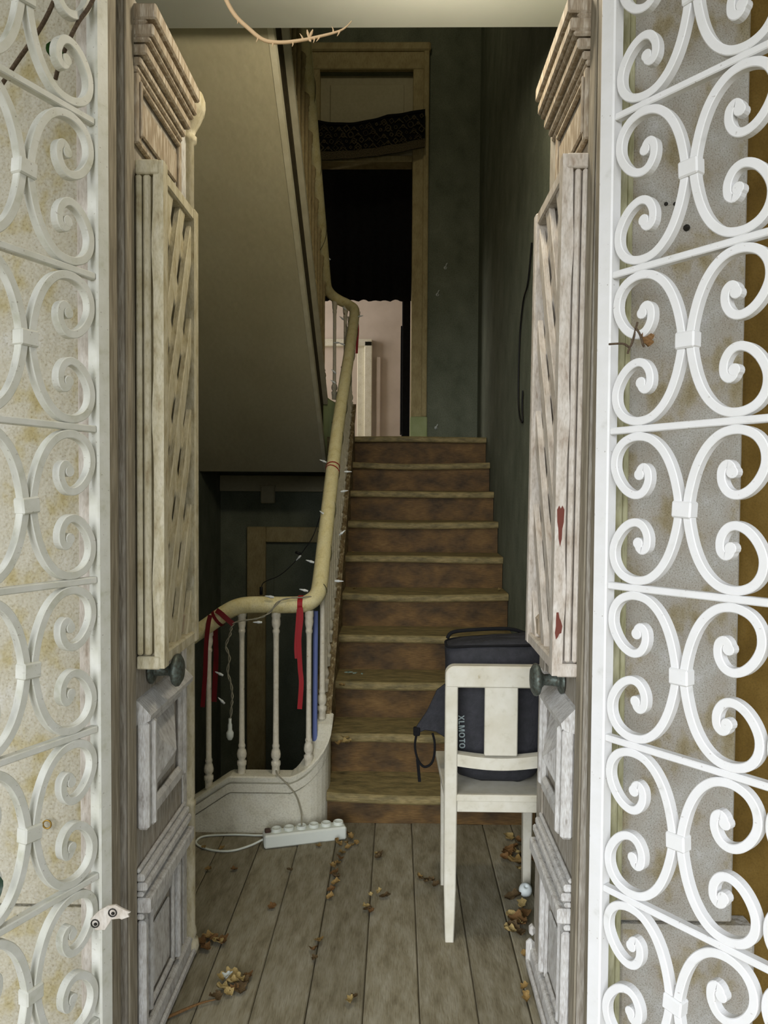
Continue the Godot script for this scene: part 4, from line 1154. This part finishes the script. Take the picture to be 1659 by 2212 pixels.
func build_lights() -> void:
	var o := thing("fairy_lights", "string of small white fairy lights wound around the handrail", "fairy lights")
	var helix := []
	for i in 220:
		var t := i / 219.0
		var z := lerpf(3.02, 4.95, t)
		var a := t * TAU * 9.0
		helix.append(Vector3(rail_x(z) + 0.0345 * cos(a), rail_y(maxf(z, 3.07)) + 0.0345 * sin(a) - 0.004, -z))
	put("wire", MB.new().tube(helix, 0.0018, 5), M.wire_green, o)
	var h2 := []
	for i in 160:
		var t := i / 159.0
		var z := lerpf(4.9, 3.3, t)
		var a := t * TAU * 5.0
		h2.append(Vector3(-0.462 + 0.0345 * cos(a), 2.617 + (4.95 - z) * 0.755 + 0.0345 * sin(a), -z))
	put("wire", MB.new().tube(h2, 0.0018, 5), M.wire_green, o)
	var spots := V([[-0.342, 1.478, -3.692], [-0.251, 1.433, -3.637], [-0.259, 1.339, -3.521], [-0.315, 1.233, -3.391], [-0.247, 1.154, -3.291], [-0.342, 1.048, -3.16], [-0.249, 0.982, -3.08], [-0.352, 0.946, -3.035], [-0.333, 2.487, -4.93], [-0.34, 2.402, -4.825], [-0.255, 2.43, -4.86], [-0.352, 2.22, -4.604], [-0.317, 2.199, -4.56], [-0.348, 1.996, -4.328], [-0.344, 1.931, -4.248], [-0.475, 0.932, -2.955], [-0.521, 0.834, -2.955], [-0.671, 0.626, -2.95], [-0.665, 0.516, -2.95], [-0.43, 2.787, -4.87], [-0.435, 3.231, -4.2], [-0.438, 3.079, -4.45]])
	var bm := bulb_mesh().done()
	for i in spots.size():
		var q := put("bulb", bm, M.bulb_white, o)
		q.position = spots[i]
		var sx: float = -1.0 if spots[i].x < -0.3 else 1.0
		if i >= 17 and i < 19: sx = -1.0
		q.rotation = Vector3(0.4 * sin(i * 2.1), 0, -sx * (1.2 + 0.4 * sin(i * 1.3)))
	# end that hangs free below the rail, twisted round itself, with its plug
	var hang := V([[-0.31, 0.9, -3.04], [-0.335, 0.93, -2.985], [-0.37, 0.93, -2.965], [-0.415, 0.928, -2.96], [-0.456, 0.914, -2.955], [-0.495, 0.869, -2.955], [-0.537, 0.849, -2.955], [-0.585, 0.841, -2.955], [-0.625, 0.832, -2.955], [-0.639, 0.813, -2.955], [-0.645, 0.783, -2.955], [-0.661, 0.741, -2.955], [-0.647, 0.696, -2.955], [-0.654, 0.641, -2.955], [-0.641, 0.591, -2.955], [-0.636, 0.542, -2.955], [-0.639, 0.505, -2.955], [-0.643, 0.45, -2.955]])
	var cr := crom(hang, 8)
	for j in 2:
		var tw := []
		for i in cr.size():
			var a := i * 0.55 + j * PI
			tw.append(cr[i] + Vector3(cos(a), sin(a) * 0.5, sin(a)) * 0.0035)
		put("wire", MB.new().tube(tw, 0.0022, 5), M.wire_clear, o)
	put("plug", MB.new().lathe([[0.0, 0.0], [0.008, 0.001], [0.011, 0.008], [0.0135, 0.012], [0.0145, 0.028], [0.011, 0.034], [0.0085, 0.04], [0.0085, 0.06], [0.006, 0.066], [0.006, 0.084], [0.0, 0.088]], Transform3D(Basis.IDENTITY, Vector3(-0.645, 0.372, -2.955)), 14), M.plastic_white, o)
	# separate dark strand hanging to the left of the rail
	var w := thing("dark_wire", "thin black wire with one bulb sagging left of the handrail", "wire")
	var bl := V([[-0.31, 1.45, -3.72], [-0.35, 1.31, -3.78], [-0.385, 1.204, -3.8], [-0.419, 1.111, -3.8], [-0.465, 1.042, -3.8], [-0.499, 0.996, -3.8], [-0.545, 0.949, -3.8], [-0.591, 0.914, -3.8], [-0.661, 0.883, -3.8], [-0.674, 0.844, -3.8]])
	put("strand", MB.new().tube(crom(bl, 5), 0.0022, 5), M.wire_black, w)
	var sb := put("bulb", bm, M.bulb_white, w)
	sb.position = Vector3(-0.475, 1.02, -3.79)
	sb.rotation.z = 2.4
	put("socket_end", MB.new().lathe([[0.0, 0.0], [0.008, 0.002], [0.008, 0.04], [0.0, 0.042]], Transform3D(Basis.IDENTITY, Vector3(-0.674, 0.82, -3.8)), 8), M.wire_black, w)
	put("socket_end", MB.new().lathe([[0.0, 0.0], [0.007, 0.002], [0.007, 0.03], [0.0, 0.032]], Transform3D(Basis(Vector3(0, 0, 1), 1.2), Vector3(-0.475, 1.025, -3.8)), 8), M.wire_black, w)
	# cord on the right wall
	var wc := V([[0.562, 2.4, -3.3], [0.562, 2.255, -3.384], [0.562, 2.204, -3.502], [0.562, 2.056, -3.595], [0.562, 1.802, -3.616], [0.562, 1.69, -3.567], [0.562, 1.658, -3.486], [0.562, 1.727, -3.5], [0.562, 1.8, -3.49]])
	tag(put("black_cord", MB.new().tube(crom(wc, 6), 0.004, 6), M.wire_black), "black cord hanging in a loop on the green right wall", "cord")

func strip3(pts: Array, w: float, nrm: Vector3, th := 0.0012) -> MB:
	var rings := []
	var n := pts.size()
	for i in n:
		var t: Vector3 = (pts[mini(i + 1, n - 1)] - pts[maxi(i - 1, 0)]).normalized()
		var nn := (nrm - t * nrm.dot(t)).normalized()
		var sd := t.cross(nn)
		var ww: float = w
		rings.append(PackedVector3Array([pts[i] - sd * ww / 2.0, pts[i] + sd * ww / 2.0, pts[i] + sd * ww / 2.0 + nn * th, pts[i] - sd * ww / 2.0 + nn * th]))
	return MB.new().loft(rings, true, true, false)

func wrap_ring(c: Vector3, ax: Vector3, r: float) -> Array:
	var u := ax.cross(Vector3.UP).normalized()
	var v := ax.cross(u).normalized()
	var out := []
	for i in 17: out.append(c + (u * cos(TAU * i / 16.0) + v * sin(TAU * i / 16.0)) * r)
	return out

func band_ring(c: Vector3, ax: Vector3, r: float, w: float) -> MB:
	var rings := []
	for p in wrap_ring(c, ax, r):
		var d: Vector3 = (p - c).normalized()
		rings.append(PackedVector3Array([p - ax * w / 2.0, p + ax * w / 2.0, p + ax * w / 2.0 + d * 0.0015, p - ax * w / 2.0 + d * 0.0015]))
	return MB.new().loft(rings, true, false, false)

func build_ribbons() -> void:
	var a := thing("ribbon", "bright red ribbon hanging from the flat handrail near the corner", "ribbon", Vector3.ZERO, 0.0)
	put("loop", band_ring(Vector3(-0.374, 0.9, -2.992), Vector3(1, 0, 0.02), 0.0335, 0.02), M.ribbon_red, a)
	put("tail", strip3(crom(V([[-0.372, 0.893, -2.955], [-0.369, 0.85, -2.953], [-0.376, 0.77, -2.95], [-0.371, 0.66, -2.948], [-0.366, 0.6, -2.946], [-0.372, 0.5, -2.944]]), 5), 0.0185, Vector3(0, 0, 1)), M.ribbon_red, a)
	put("tail", strip3(crom(V([[-0.377, 0.885, -2.958], [-0.383, 0.8, -2.956], [-0.386, 0.74, -2.954], [-0.383, 0.695, -2.952]]), 5), 0.018, Vector3(0.1, 0, 1)), M.ribbon_red, a)
	var b := thing("ribbon", "dark red ribbon tied at the bend of the handrail beside the left door leaf", "ribbon", Vector3.ZERO, 0.0)
	put("loop", band_ring(Vector3(-0.7, 0.842, -2.99), Vector3(0.8, 0.58, 0).normalized(), 0.0335, 0.012), M.ribbon_dark, b)
	put("tail", strip3(crom(V([[-0.722, 0.86, -2.956], [-0.73, 0.82, -2.955], [-0.738, 0.74, -2.955], [-0.742, 0.63, -2.955], [-0.752, 0.5, -2.955]]), 5), 0.017, Vector3(0, 0, 1)), M.ribbon_dark, b)
	put("tail", strip3(crom(V([[-0.7, 0.878, -2.962], [-0.682, 0.868, -2.955], [-0.655, 0.845, -2.952], [-0.632, 0.826, -2.952]]), 5), 0.02, Vector3(0, 0.3, 1)), M.ribbon_dark, b)
	put("tail", strip3(crom(V([[-0.71, 0.84, -3.02], [-0.72, 0.78, -3.03], [-0.717, 0.68, -3.03], [-0.725, 0.5, -3.03]]), 5), 0.02, Vector3(0, 0, 1)), M.ribbon_dark, b)
	var c := thing("ribbon", "thin red ribbon knotted halfway up the sloping handrail", "ribbon", Vector3.ZERO, 0.0)
	var ax := Vector3(0, 0.8187, -1).normalized()
	put("loop", band_ring(Vector3(-0.31, rail_y(3.69), -3.69), ax, 0.0335, 0.006), M.ribbon_red, c)
	put("loop", band_ring(Vector3(-0.31, rail_y(3.67), -3.67), (ax + Vector3(0.35, 0, 0)).normalized(), 0.034, 0.005), M.ribbon_red, c)
	put("tail", strip3(crom(V([[-0.327, 1.45, -3.7], [-0.34, 1.38, -3.71], [-0.352, 1.28, -3.72], [-0.36, 1.17, -3.73], [-0.365, 1.09, -3.73]]), 5), 0.009, Vector3(0, 0, 1)), M.ribbon_dark, c)
	var d := thing("ribbon", "small orange red ribbon at the top end of the sloping handrail", "ribbon", Vector3.ZERO, 0.0)
	put("tail", strip3(crom(V([[-0.262, 2.42, -4.86], [-0.255, 2.36, -4.86], [-0.258, 2.28, -4.86], [-0.262, 2.2, -4.86]]), 5), 0.015, Vector3(0, 0, 1)), M.ribbon_red, d)
	# blue pole behind the last baluster
	tag(put("pole", MB.new().tube([Vector3(-0.327, 0.24, -3.075), Vector3(-0.326, 0.86, -3.08)], 0.0105, 12), M.pole_blue), "blue plastic pole upright between the last baluster and the stair string", "pole")

# ------------------------------------------------------------------ plants
func leaf_mesh(seed_: int, L: float, curl: float, lobes := 0.25) -> ArrayMesh:
	var rr := RandomNumberGenerator.new()
	rr.seed = seed_
	var m := MB.new().smooth(true)
	var nu := 9
	var nv := 5
	var g := []
	var tw := rr.randf_range(-0.6, 0.6)
	for i in nu:
		var row := []
		var t := float(i) / (nu - 1)
		var wid := L * 0.42 * pow(sin(PI * clampf(t * 0.94 + 0.04, 0.0, 1.0)), 0.75) * (1.0 + lobes * sin(t * 13.0 + seed_))
		for j in nv:
			var v := float(j) / (nv - 1) * 2.0 - 1.0
			var y := absf(v) * wid * curl * (0.7 + 0.5 * t) + L * 0.25 * curl * pow(absf(t - 0.45) * 2.0, 2.0) + 0.06 * L * sin(t * 9.0 + v * 4.0 + seed_)
			row.append(Vector3(v * wid * (1.0 - 0.25 * curl), y + v * tw * 0.3 * wid, (t - 0.5) * L))
		g.append(row)
	var up := Vector3(0, 0.0009, 0)
	for i in nu - 1:
		for j in nv - 1:
			m.quad(g[i][j], g[i + 1][j], g[i + 1][j + 1], g[i][j + 1])
			m.quad(g[i][j] - up, g[i][j + 1] - up, g[i + 1][j + 1] - up, g[i + 1][j] - up)
	# bring its lowest point to zero
	var mesh := m.done()
	return mesh

func build_plants() -> void:
	# thorny cane in the opening
	var t := thing("thorny_cane", "pale bare thorny cane arching into the top of the doorway", "branch")
	var cane := crom(V([[-0.283, 2.15, -1.15], [-0.263, 2.09, -1.15], [-0.246, 2.056, -1.15], [-0.225, 2.035, -1.15], [-0.201, 2.017, -1.15], [-0.174, 2.0135, -1.15], [-0.143, 2.017, -1.15], [-0.119, 2.022, -1.15], [-0.095, 2.028, -1.15], [-0.082, 2.034, -1.15], [-0.072, 2.044, -1.15]]), 6)
	var rad := []
	for i in cane.size(): rad.append(lerpf(0.0032, 0.0007, pow(float(i) / (cane.size() - 1), 2.2)))
	put("stem", MB.new().tube(cane, rad, 8), M.cane, t)
	for q in [[22, -1], [27, -1], [33, -1], [36, 1], [40, -1], [42, -1], [47, 1], [50, -1], [14, -1]]:
		var p: Vector3 = cane[q[0]]
		var d := Vector3(0.25 * sin(q[0]), q[1], 0.2).normalized()
		put("thorn", MB.new().tube([p, p + d * 0.005 + Vector3(-0.001, 0, 0), p + d * 0.009 + Vector3(-0.003, 0, 0)], [0.0018, 0.001, 0.0002], 6), M.cane, t)
	for q in [Vector3(-0.003, 0.013, 0.0), Vector3(0.006, 0.011, 0.004), Vector3(0.003, -0.006, 0.004)]:
		put("bud", MB.new().tube([cane[38], cane[38] + q * 0.6, cane[38] + q], [0.0012, 0.0022, 0.0008], 6), M.cane, t)
	# twig caught in the right gate
	var g := thing("dry_twig", "dark dry twig caught in a scroll of the right gate leaf", "twig")
	for l in [[[0.404, 1.637, -1.49], [0.433, 1.64, -1.5], [0.448, 1.635, -1.505], [0.456, 1.652, -1.51], [0.462, 1.672, -1.515]], [[0.452, 1.668, -1.485], [0.462, 1.655, -1.488], [0.468, 1.638, -1.49], [0.471, 1.632, -1.49]], [[0.448, 1.635, -1.505], [0.444, 1.622, -1.505]], [[0.462, 1.672, -1.515], [0.466, 1.685, -1.518]]]:
		put("stem", MB.new().tube(crom(V(l), 4), 0.0022, 6), M.bark, g)
	var lf := put("leaf", leaf_mesh(9, 0.035, 0.6), M.leaf_dry_1, g)
	lf.position = Vector3(0.476, 1.648, -1.5)
	lf.rotation = Vector3(1.3, 0.4, 0.2)
	# two climbing stems behind the left gate and their leaf
	var v := thing("climber_stems", "two bare brown climbing stems behind the top of the left gate leaf", "vine")
	for l in [[[-0.63, 2.4, -1.5], [-0.66, 2.312, -1.5], [-0.692, 2.246, -1.5], [-0.742, 2.176, -1.5], [-0.79, 2.12, -1.51]], [[-0.6, 2.36, -1.555], [-0.619, 2.313, -1.55], [-0.637, 2.277, -1.54], [-0.656, 2.241, -1.54], [-0.675, 2.197, -1.54], [-0.684, 2.165, -1.54]]]:
		put("stem", MB.new().tube(crom(V(l), 5), 0.0042, 7), M.bark, v)
	var vl := put("leaf", leaf_mesh(5, 0.05, 0.3, 0.1), M.leaf_green, v)
	vl.position = Vector3(-0.672, 2.195, -1.51)
	vl.rotation = Vector3(1.4, 0.9, 0.0)
	var bl := thing("green_leaf", "glossy dark green leaf poking in at the lower left edge of the left gate", "leaf")
	var b2 := put("blade", leaf_mesh(3, 0.065, 0.5, 0.03), M.leaf_dark_green, bl)
	b2.position = Vector3(-0.652, 0.717, -1.2)
	b2.rotation = Vector3(1.5, 0.3, -0.1)
	put("stem", MB.new().tube(crom([Vector3(-0.64, 0.76, -1.2), Vector3(-0.66, 0.9, -1.21), Vector3(-0.7, 1.1, -1.22)], 4), 0.0015, 5), M.bark, bl)

const ORD := ["first", "second", "third", "fourth", "fifth", "sixth", "seventh", "eighth", "ninth", "tenth", "eleventh", "twelfth", "thirteenth", "fourteenth", "fifteenth", "sixteenth", "seventeenth", "eighteenth", "nineteenth", "twentieth"]

func build_litter() -> void:
	var meshes := []
	for i in 6: meshes.append(leaf_mesh(11 + i, 0.05, 0.35 + 0.12 * i, 0.3))
	var groups := [
		["dry brown leaf in the heap behind the chair legs", "leaves heaped behind the chair", 1, 0.052, [[0.444, -2.948], [0.449, -2.86], [0.415, -2.805], [0.457, -2.806], [0.439, -2.743], [0.495, -2.825], [0.458, -2.703], [0.43, -2.83], [0.475, -2.76], [0.402, -2.77], [0.51, -2.75], [0.48, -2.9]]],
		["yellowish leaf in the heap beside the right door leaf", "leaves heaped by the right door leaf", 2, 0.05, [[0.393, -2.51], [0.416, -2.466], [0.384, -2.359], [0.366, -2.333], [0.398, -2.354], [0.351, -2.308], [0.386, -2.304], [0.41, -2.4], [0.378, -2.38]]],
		["small brown leaf of the trail below the power strip", "leaf trail below the power strip", 0, 0.03, [[-0.195, -2.955], [-0.166, -2.917], [-0.217, -2.868], [-0.146, -2.879], [-0.175, -2.841], [-0.195, -2.8], [-0.2, -2.75], [-0.215, -2.689], [-0.201, -2.618], [-0.212, -2.542], [-0.211, -2.492], [-0.222, -2.244], [-0.234, -2.198], [-0.227, -2.159], [-0.18, -2.87], [-0.21, -2.65], [-0.2, -2.58], [-0.287, -2.85], [-0.16, -2.86], [-0.205, -2.72]]],
		["curled pale leaf in the middle of the floor", "leaves in the middle of the floor", 2, 0.032, [[-0.08, -2.502], [-0.031, -2.503], [-0.092, -2.44], [-0.072, -2.408], [-0.105, -1.995], [-0.113, -1.973], [-0.05, -2.52], [-0.085, -2.42]]],
		["small dry leaf near the left chair leg", "leaves left of the chair", 3, 0.03, [[-0.069, -2.797], [-0.055, -2.783], [0.085, -2.627], [0.108, -2.597], [0.124, -2.603], [0.1, -2.62], [-0.06, -2.77], [0.14, -2.58]]],
		["single small leaf left of the leaf trail", "single leaves at the left of the floor", 0, 0.026, [[-0.568, -2.665], [-0.657, -2.659], [-0.371, -2.661], [-0.394, -2.431], [-0.644, -2.815], [-0.714, -2.82], [-0.45, -2.86]]],
		["dry leaf in the heap at the left door foot", "leaves at the foot of the left door leaf", 1, 0.036, [[-0.557, -2.254], [-0.562, -2.219], [-0.524, -2.231], [-0.54, -2.25], [-0.51, -2.235], [-0.55, -2.2]]],
		["dry yellow leaf in the lower left floor clump", "leaf clump at the lower left", 2, 0.034, [[-0.471, -2.061], [-0.442, -2.043], [-0.413, -2.024], [-0.44, -2.005], [-0.404, -2.073], [-0.464, -1.985], [-0.46, -2.02], [-0.425, -2.05], [-0.48, -1.99], [-0.43, -2.02], [-0.45, -2.075], [-0.41, -2.045]]],
		["dry leaf crumb beside the foot of the right door leaf", "leaves at the foot of the right door leaf", 0, 0.03, [[0.352, -2.045], [0.352, -1.999], [0.381, -2.2]]],
	]
	var n := 0
	for g in groups:
		var lot := []
		for p in g[4]:
			var mi: int = n % 6
			var o := put("dry_leaf", meshes[mi], M["leaf_dry_%d" % ((g[2] + (1 if n % 3 == 0 else 0) + (3 if n % 5 == 4 else 0)) % 4)])
			var k: float = g[3] / 0.05 * rng.randf_range(0.75, 1.25)
			o.scale = Vector3(k, k, k)
			o.position = Vector3(p[0], 0.006 + 0.004 * rng.randf(), p[1])
			o.rotation = Vector3(rng.randf_range(-0.35, 0.35), rng.randf() * TAU, rng.randf_range(-0.35, 0.35))
			tag(o, g[0], "leaf", g[1])
			lot.append(o)
			n += 1
		lot.sort_custom(func(a, b): return a.position.z > b.position.z)
		for i in lot.size():
			lot[i].set_meta("label", "%s, %s from the front" % [g[0], ORD[i]])
	for q in [[-0.21, R1 + RISE, -3.17, 0.045, 2, "yellow dry leaf nearest the wall end of the second stair tread", "leaves on the second tread"], [-0.2, R1 + RISE, -3.12, 0.045, 2, "yellow dry leaf in the middle of the second tread cluster", "leaves on the second tread"], [-0.23, R1 + RISE, -3.1, 0.04, 0, "yellow dry leaf nearest the nosing of the second stair tread", "leaves on the second tread"], [-0.24, R1 + RISE * 2, -3.36, 0.03, 0, "small leaf at the left end of the third stair tread", ""], [0.53, R1 + RISE * 4, -3.98, 0.028, 2, "small pale leaf at the right end of the fifth stair tread", ""], [0.54, R1 + RISE * 3, -3.78, 0.028, 2, "small pale leaf at the right end of the fourth stair tread", ""], [-0.22, R1 + RISE * 4, -4.0, 0.024, 0, "tiny leaf at the left end of the fifth stair tread", ""], [-0.24, R1 + RISE * 5, -4.2, 0.024, 0, "tiny leaf at the left end of the sixth stair tread", ""]]:
		var o := put("dry_leaf", meshes[n % 6], M["leaf_dry_%d" % q[4]])
		var k: float = q[3] / 0.05
		o.scale = Vector3(k, k, k)
		o.position = Vector3(q[0], q[1] + 0.006, q[2])
		o.rotation = Vector3(0.2, n * 1.3, 0.1)
		tag(o, q[5], "leaf", q[6])
		n += 1
	var tw := put("fallen_stick", MB.new().tube(crom([Vector3(-0.58, 0.008, -1.9), Vector3(-0.51, 0.009, -1.955), Vector3(-0.47, 0.008, -1.975)], 5), [0.004, 0.004, 0.004, 0.004, 0.0035, 0.003, 0.003, 0.0025, 0.002, 0.002, 0.0015], 7), M.leaf_dry_1)
	tag(tw, "reddish brown stick on the boards at the lower left", "stick")

func build_bits() -> void:
	var ball := MB.new().lathe([[0.0, 0.0], [0.012, 0.002], [0.02, 0.01], [0.0225, 0.02], [0.02, 0.032], [0.012, 0.04], [0.006, 0.041], [0.004, 0.036], [0.0, 0.035]], Transform3D(Basis(Vector3(1, 0, 0), 0.6), Vector3.ZERO), 16)
	var b := put("porcelain_knob", ball, M.porcelain)
	b.position = Vector3(0.436, 0.008, -2.535)
	tag(b, "round white knob lying among leaves beside the right door leaf", "knob")
	var w := put("white_flower", leaf_mesh(21, 0.034, 0.8, 0.4), M.porcelain)
	w.position = Vector3(-0.455, 0.02, -2.05)
	tag(w, "white curled petal on the leaf clump at the lower left", "petal")
	for i in 5:
		var q := put("glass_shard", MB.new().prism(P2([[0, 0], [0.03 - 0.004 * i, 0.004], [0.022, 0.016], [0.006, 0.012]]), 0.0, 0.003, Transform3D(Basis(Vector3(1, 0, 0), -PI / 2), Vector3.ZERO)), M.glass_bit)
		q.position = Vector3(-0.245 + 0.02 * i, R1 + RISE * 2 + 0.001, -3.62 + 0.008 * sin(i * 2.0))
		q.rotation.y = i * 1.1
		tag(q, "pale shard on the third stair tread, %s from its left end" % ORD[i], "shard", "shards on the third tread")
	for q in [[0.277, 2.74, "metal hook with a ring on the green wall right of the upper doorway"], [0.332, 2.93, "small pale hook highest on the green wall right of the upper doorway"], [0.275, 1.79, "pale hook low on the green wall beside the door frame foot"]]:
		var h := thing("wall_hook", q[2], "hook", Vector3(q[0], q[1], ZB))
		put("plate", MB.new().lathe([[0.012, 0.0], [0.011, 0.004], [0.004, 0.006]], Transform3D(Basis(Vector3(1, 0, 0), PI / 2), Vector3.ZERO), 10), M.porcelain, h)
		put("hook", MB.new().tube(crom([Vector3(0, 0, 0.004), Vector3(0, -0.004, 0.03), Vector3(0.004, 0.01, 0.042), Vector3(0.01, 0.022, 0.036)], 4), 0.004, 6), M.porcelain, h)
	var ring := []
	for i in 17: ring.append(Vector3(-0.762 + 0.009 * cos(TAU * i / 16.0), 0.617 + 0.009 * sin(TAU * i / 16.0), -1.648))
	tag(put("brass_ring", MB.new().tube(ring, 0.0018, 6), M.brass), "small brass ring fixed to the pale stone behind the left gate leaf", "ring")
	var br := thing("stone_fixing", "dark rusty fixing pin in the grey stone behind the right gate leaf", "pin", Vector3(0.609, 1.914, -1.66))
	put("pin", MB.new().lathe([[0.007, -0.01], [0.007, 0.004], [0.0035, 0.006], [0.003, 0.012], [0.0, 0.013]], Transform3D(Basis(Vector3(1, 0, 0), PI / 2), Vector3.ZERO), 10), M.iron_dark, br)
	var b2 := thing("stone_fixing", "pair of tiny dark nails in the grey stone above the fixing pin", "nail", Vector3(0.568, 1.964, -1.66))
	for x in [-0.003, 0.016]:
		put("nail", MB.new().lathe([[0.004, -0.01], [0.004, 0.003], [0.0, 0.004]], Transform3D(Basis(Vector3(1, 0, 0), PI / 2), Vector3(x, 0, 0)), 8), M.iron_dark, b2)
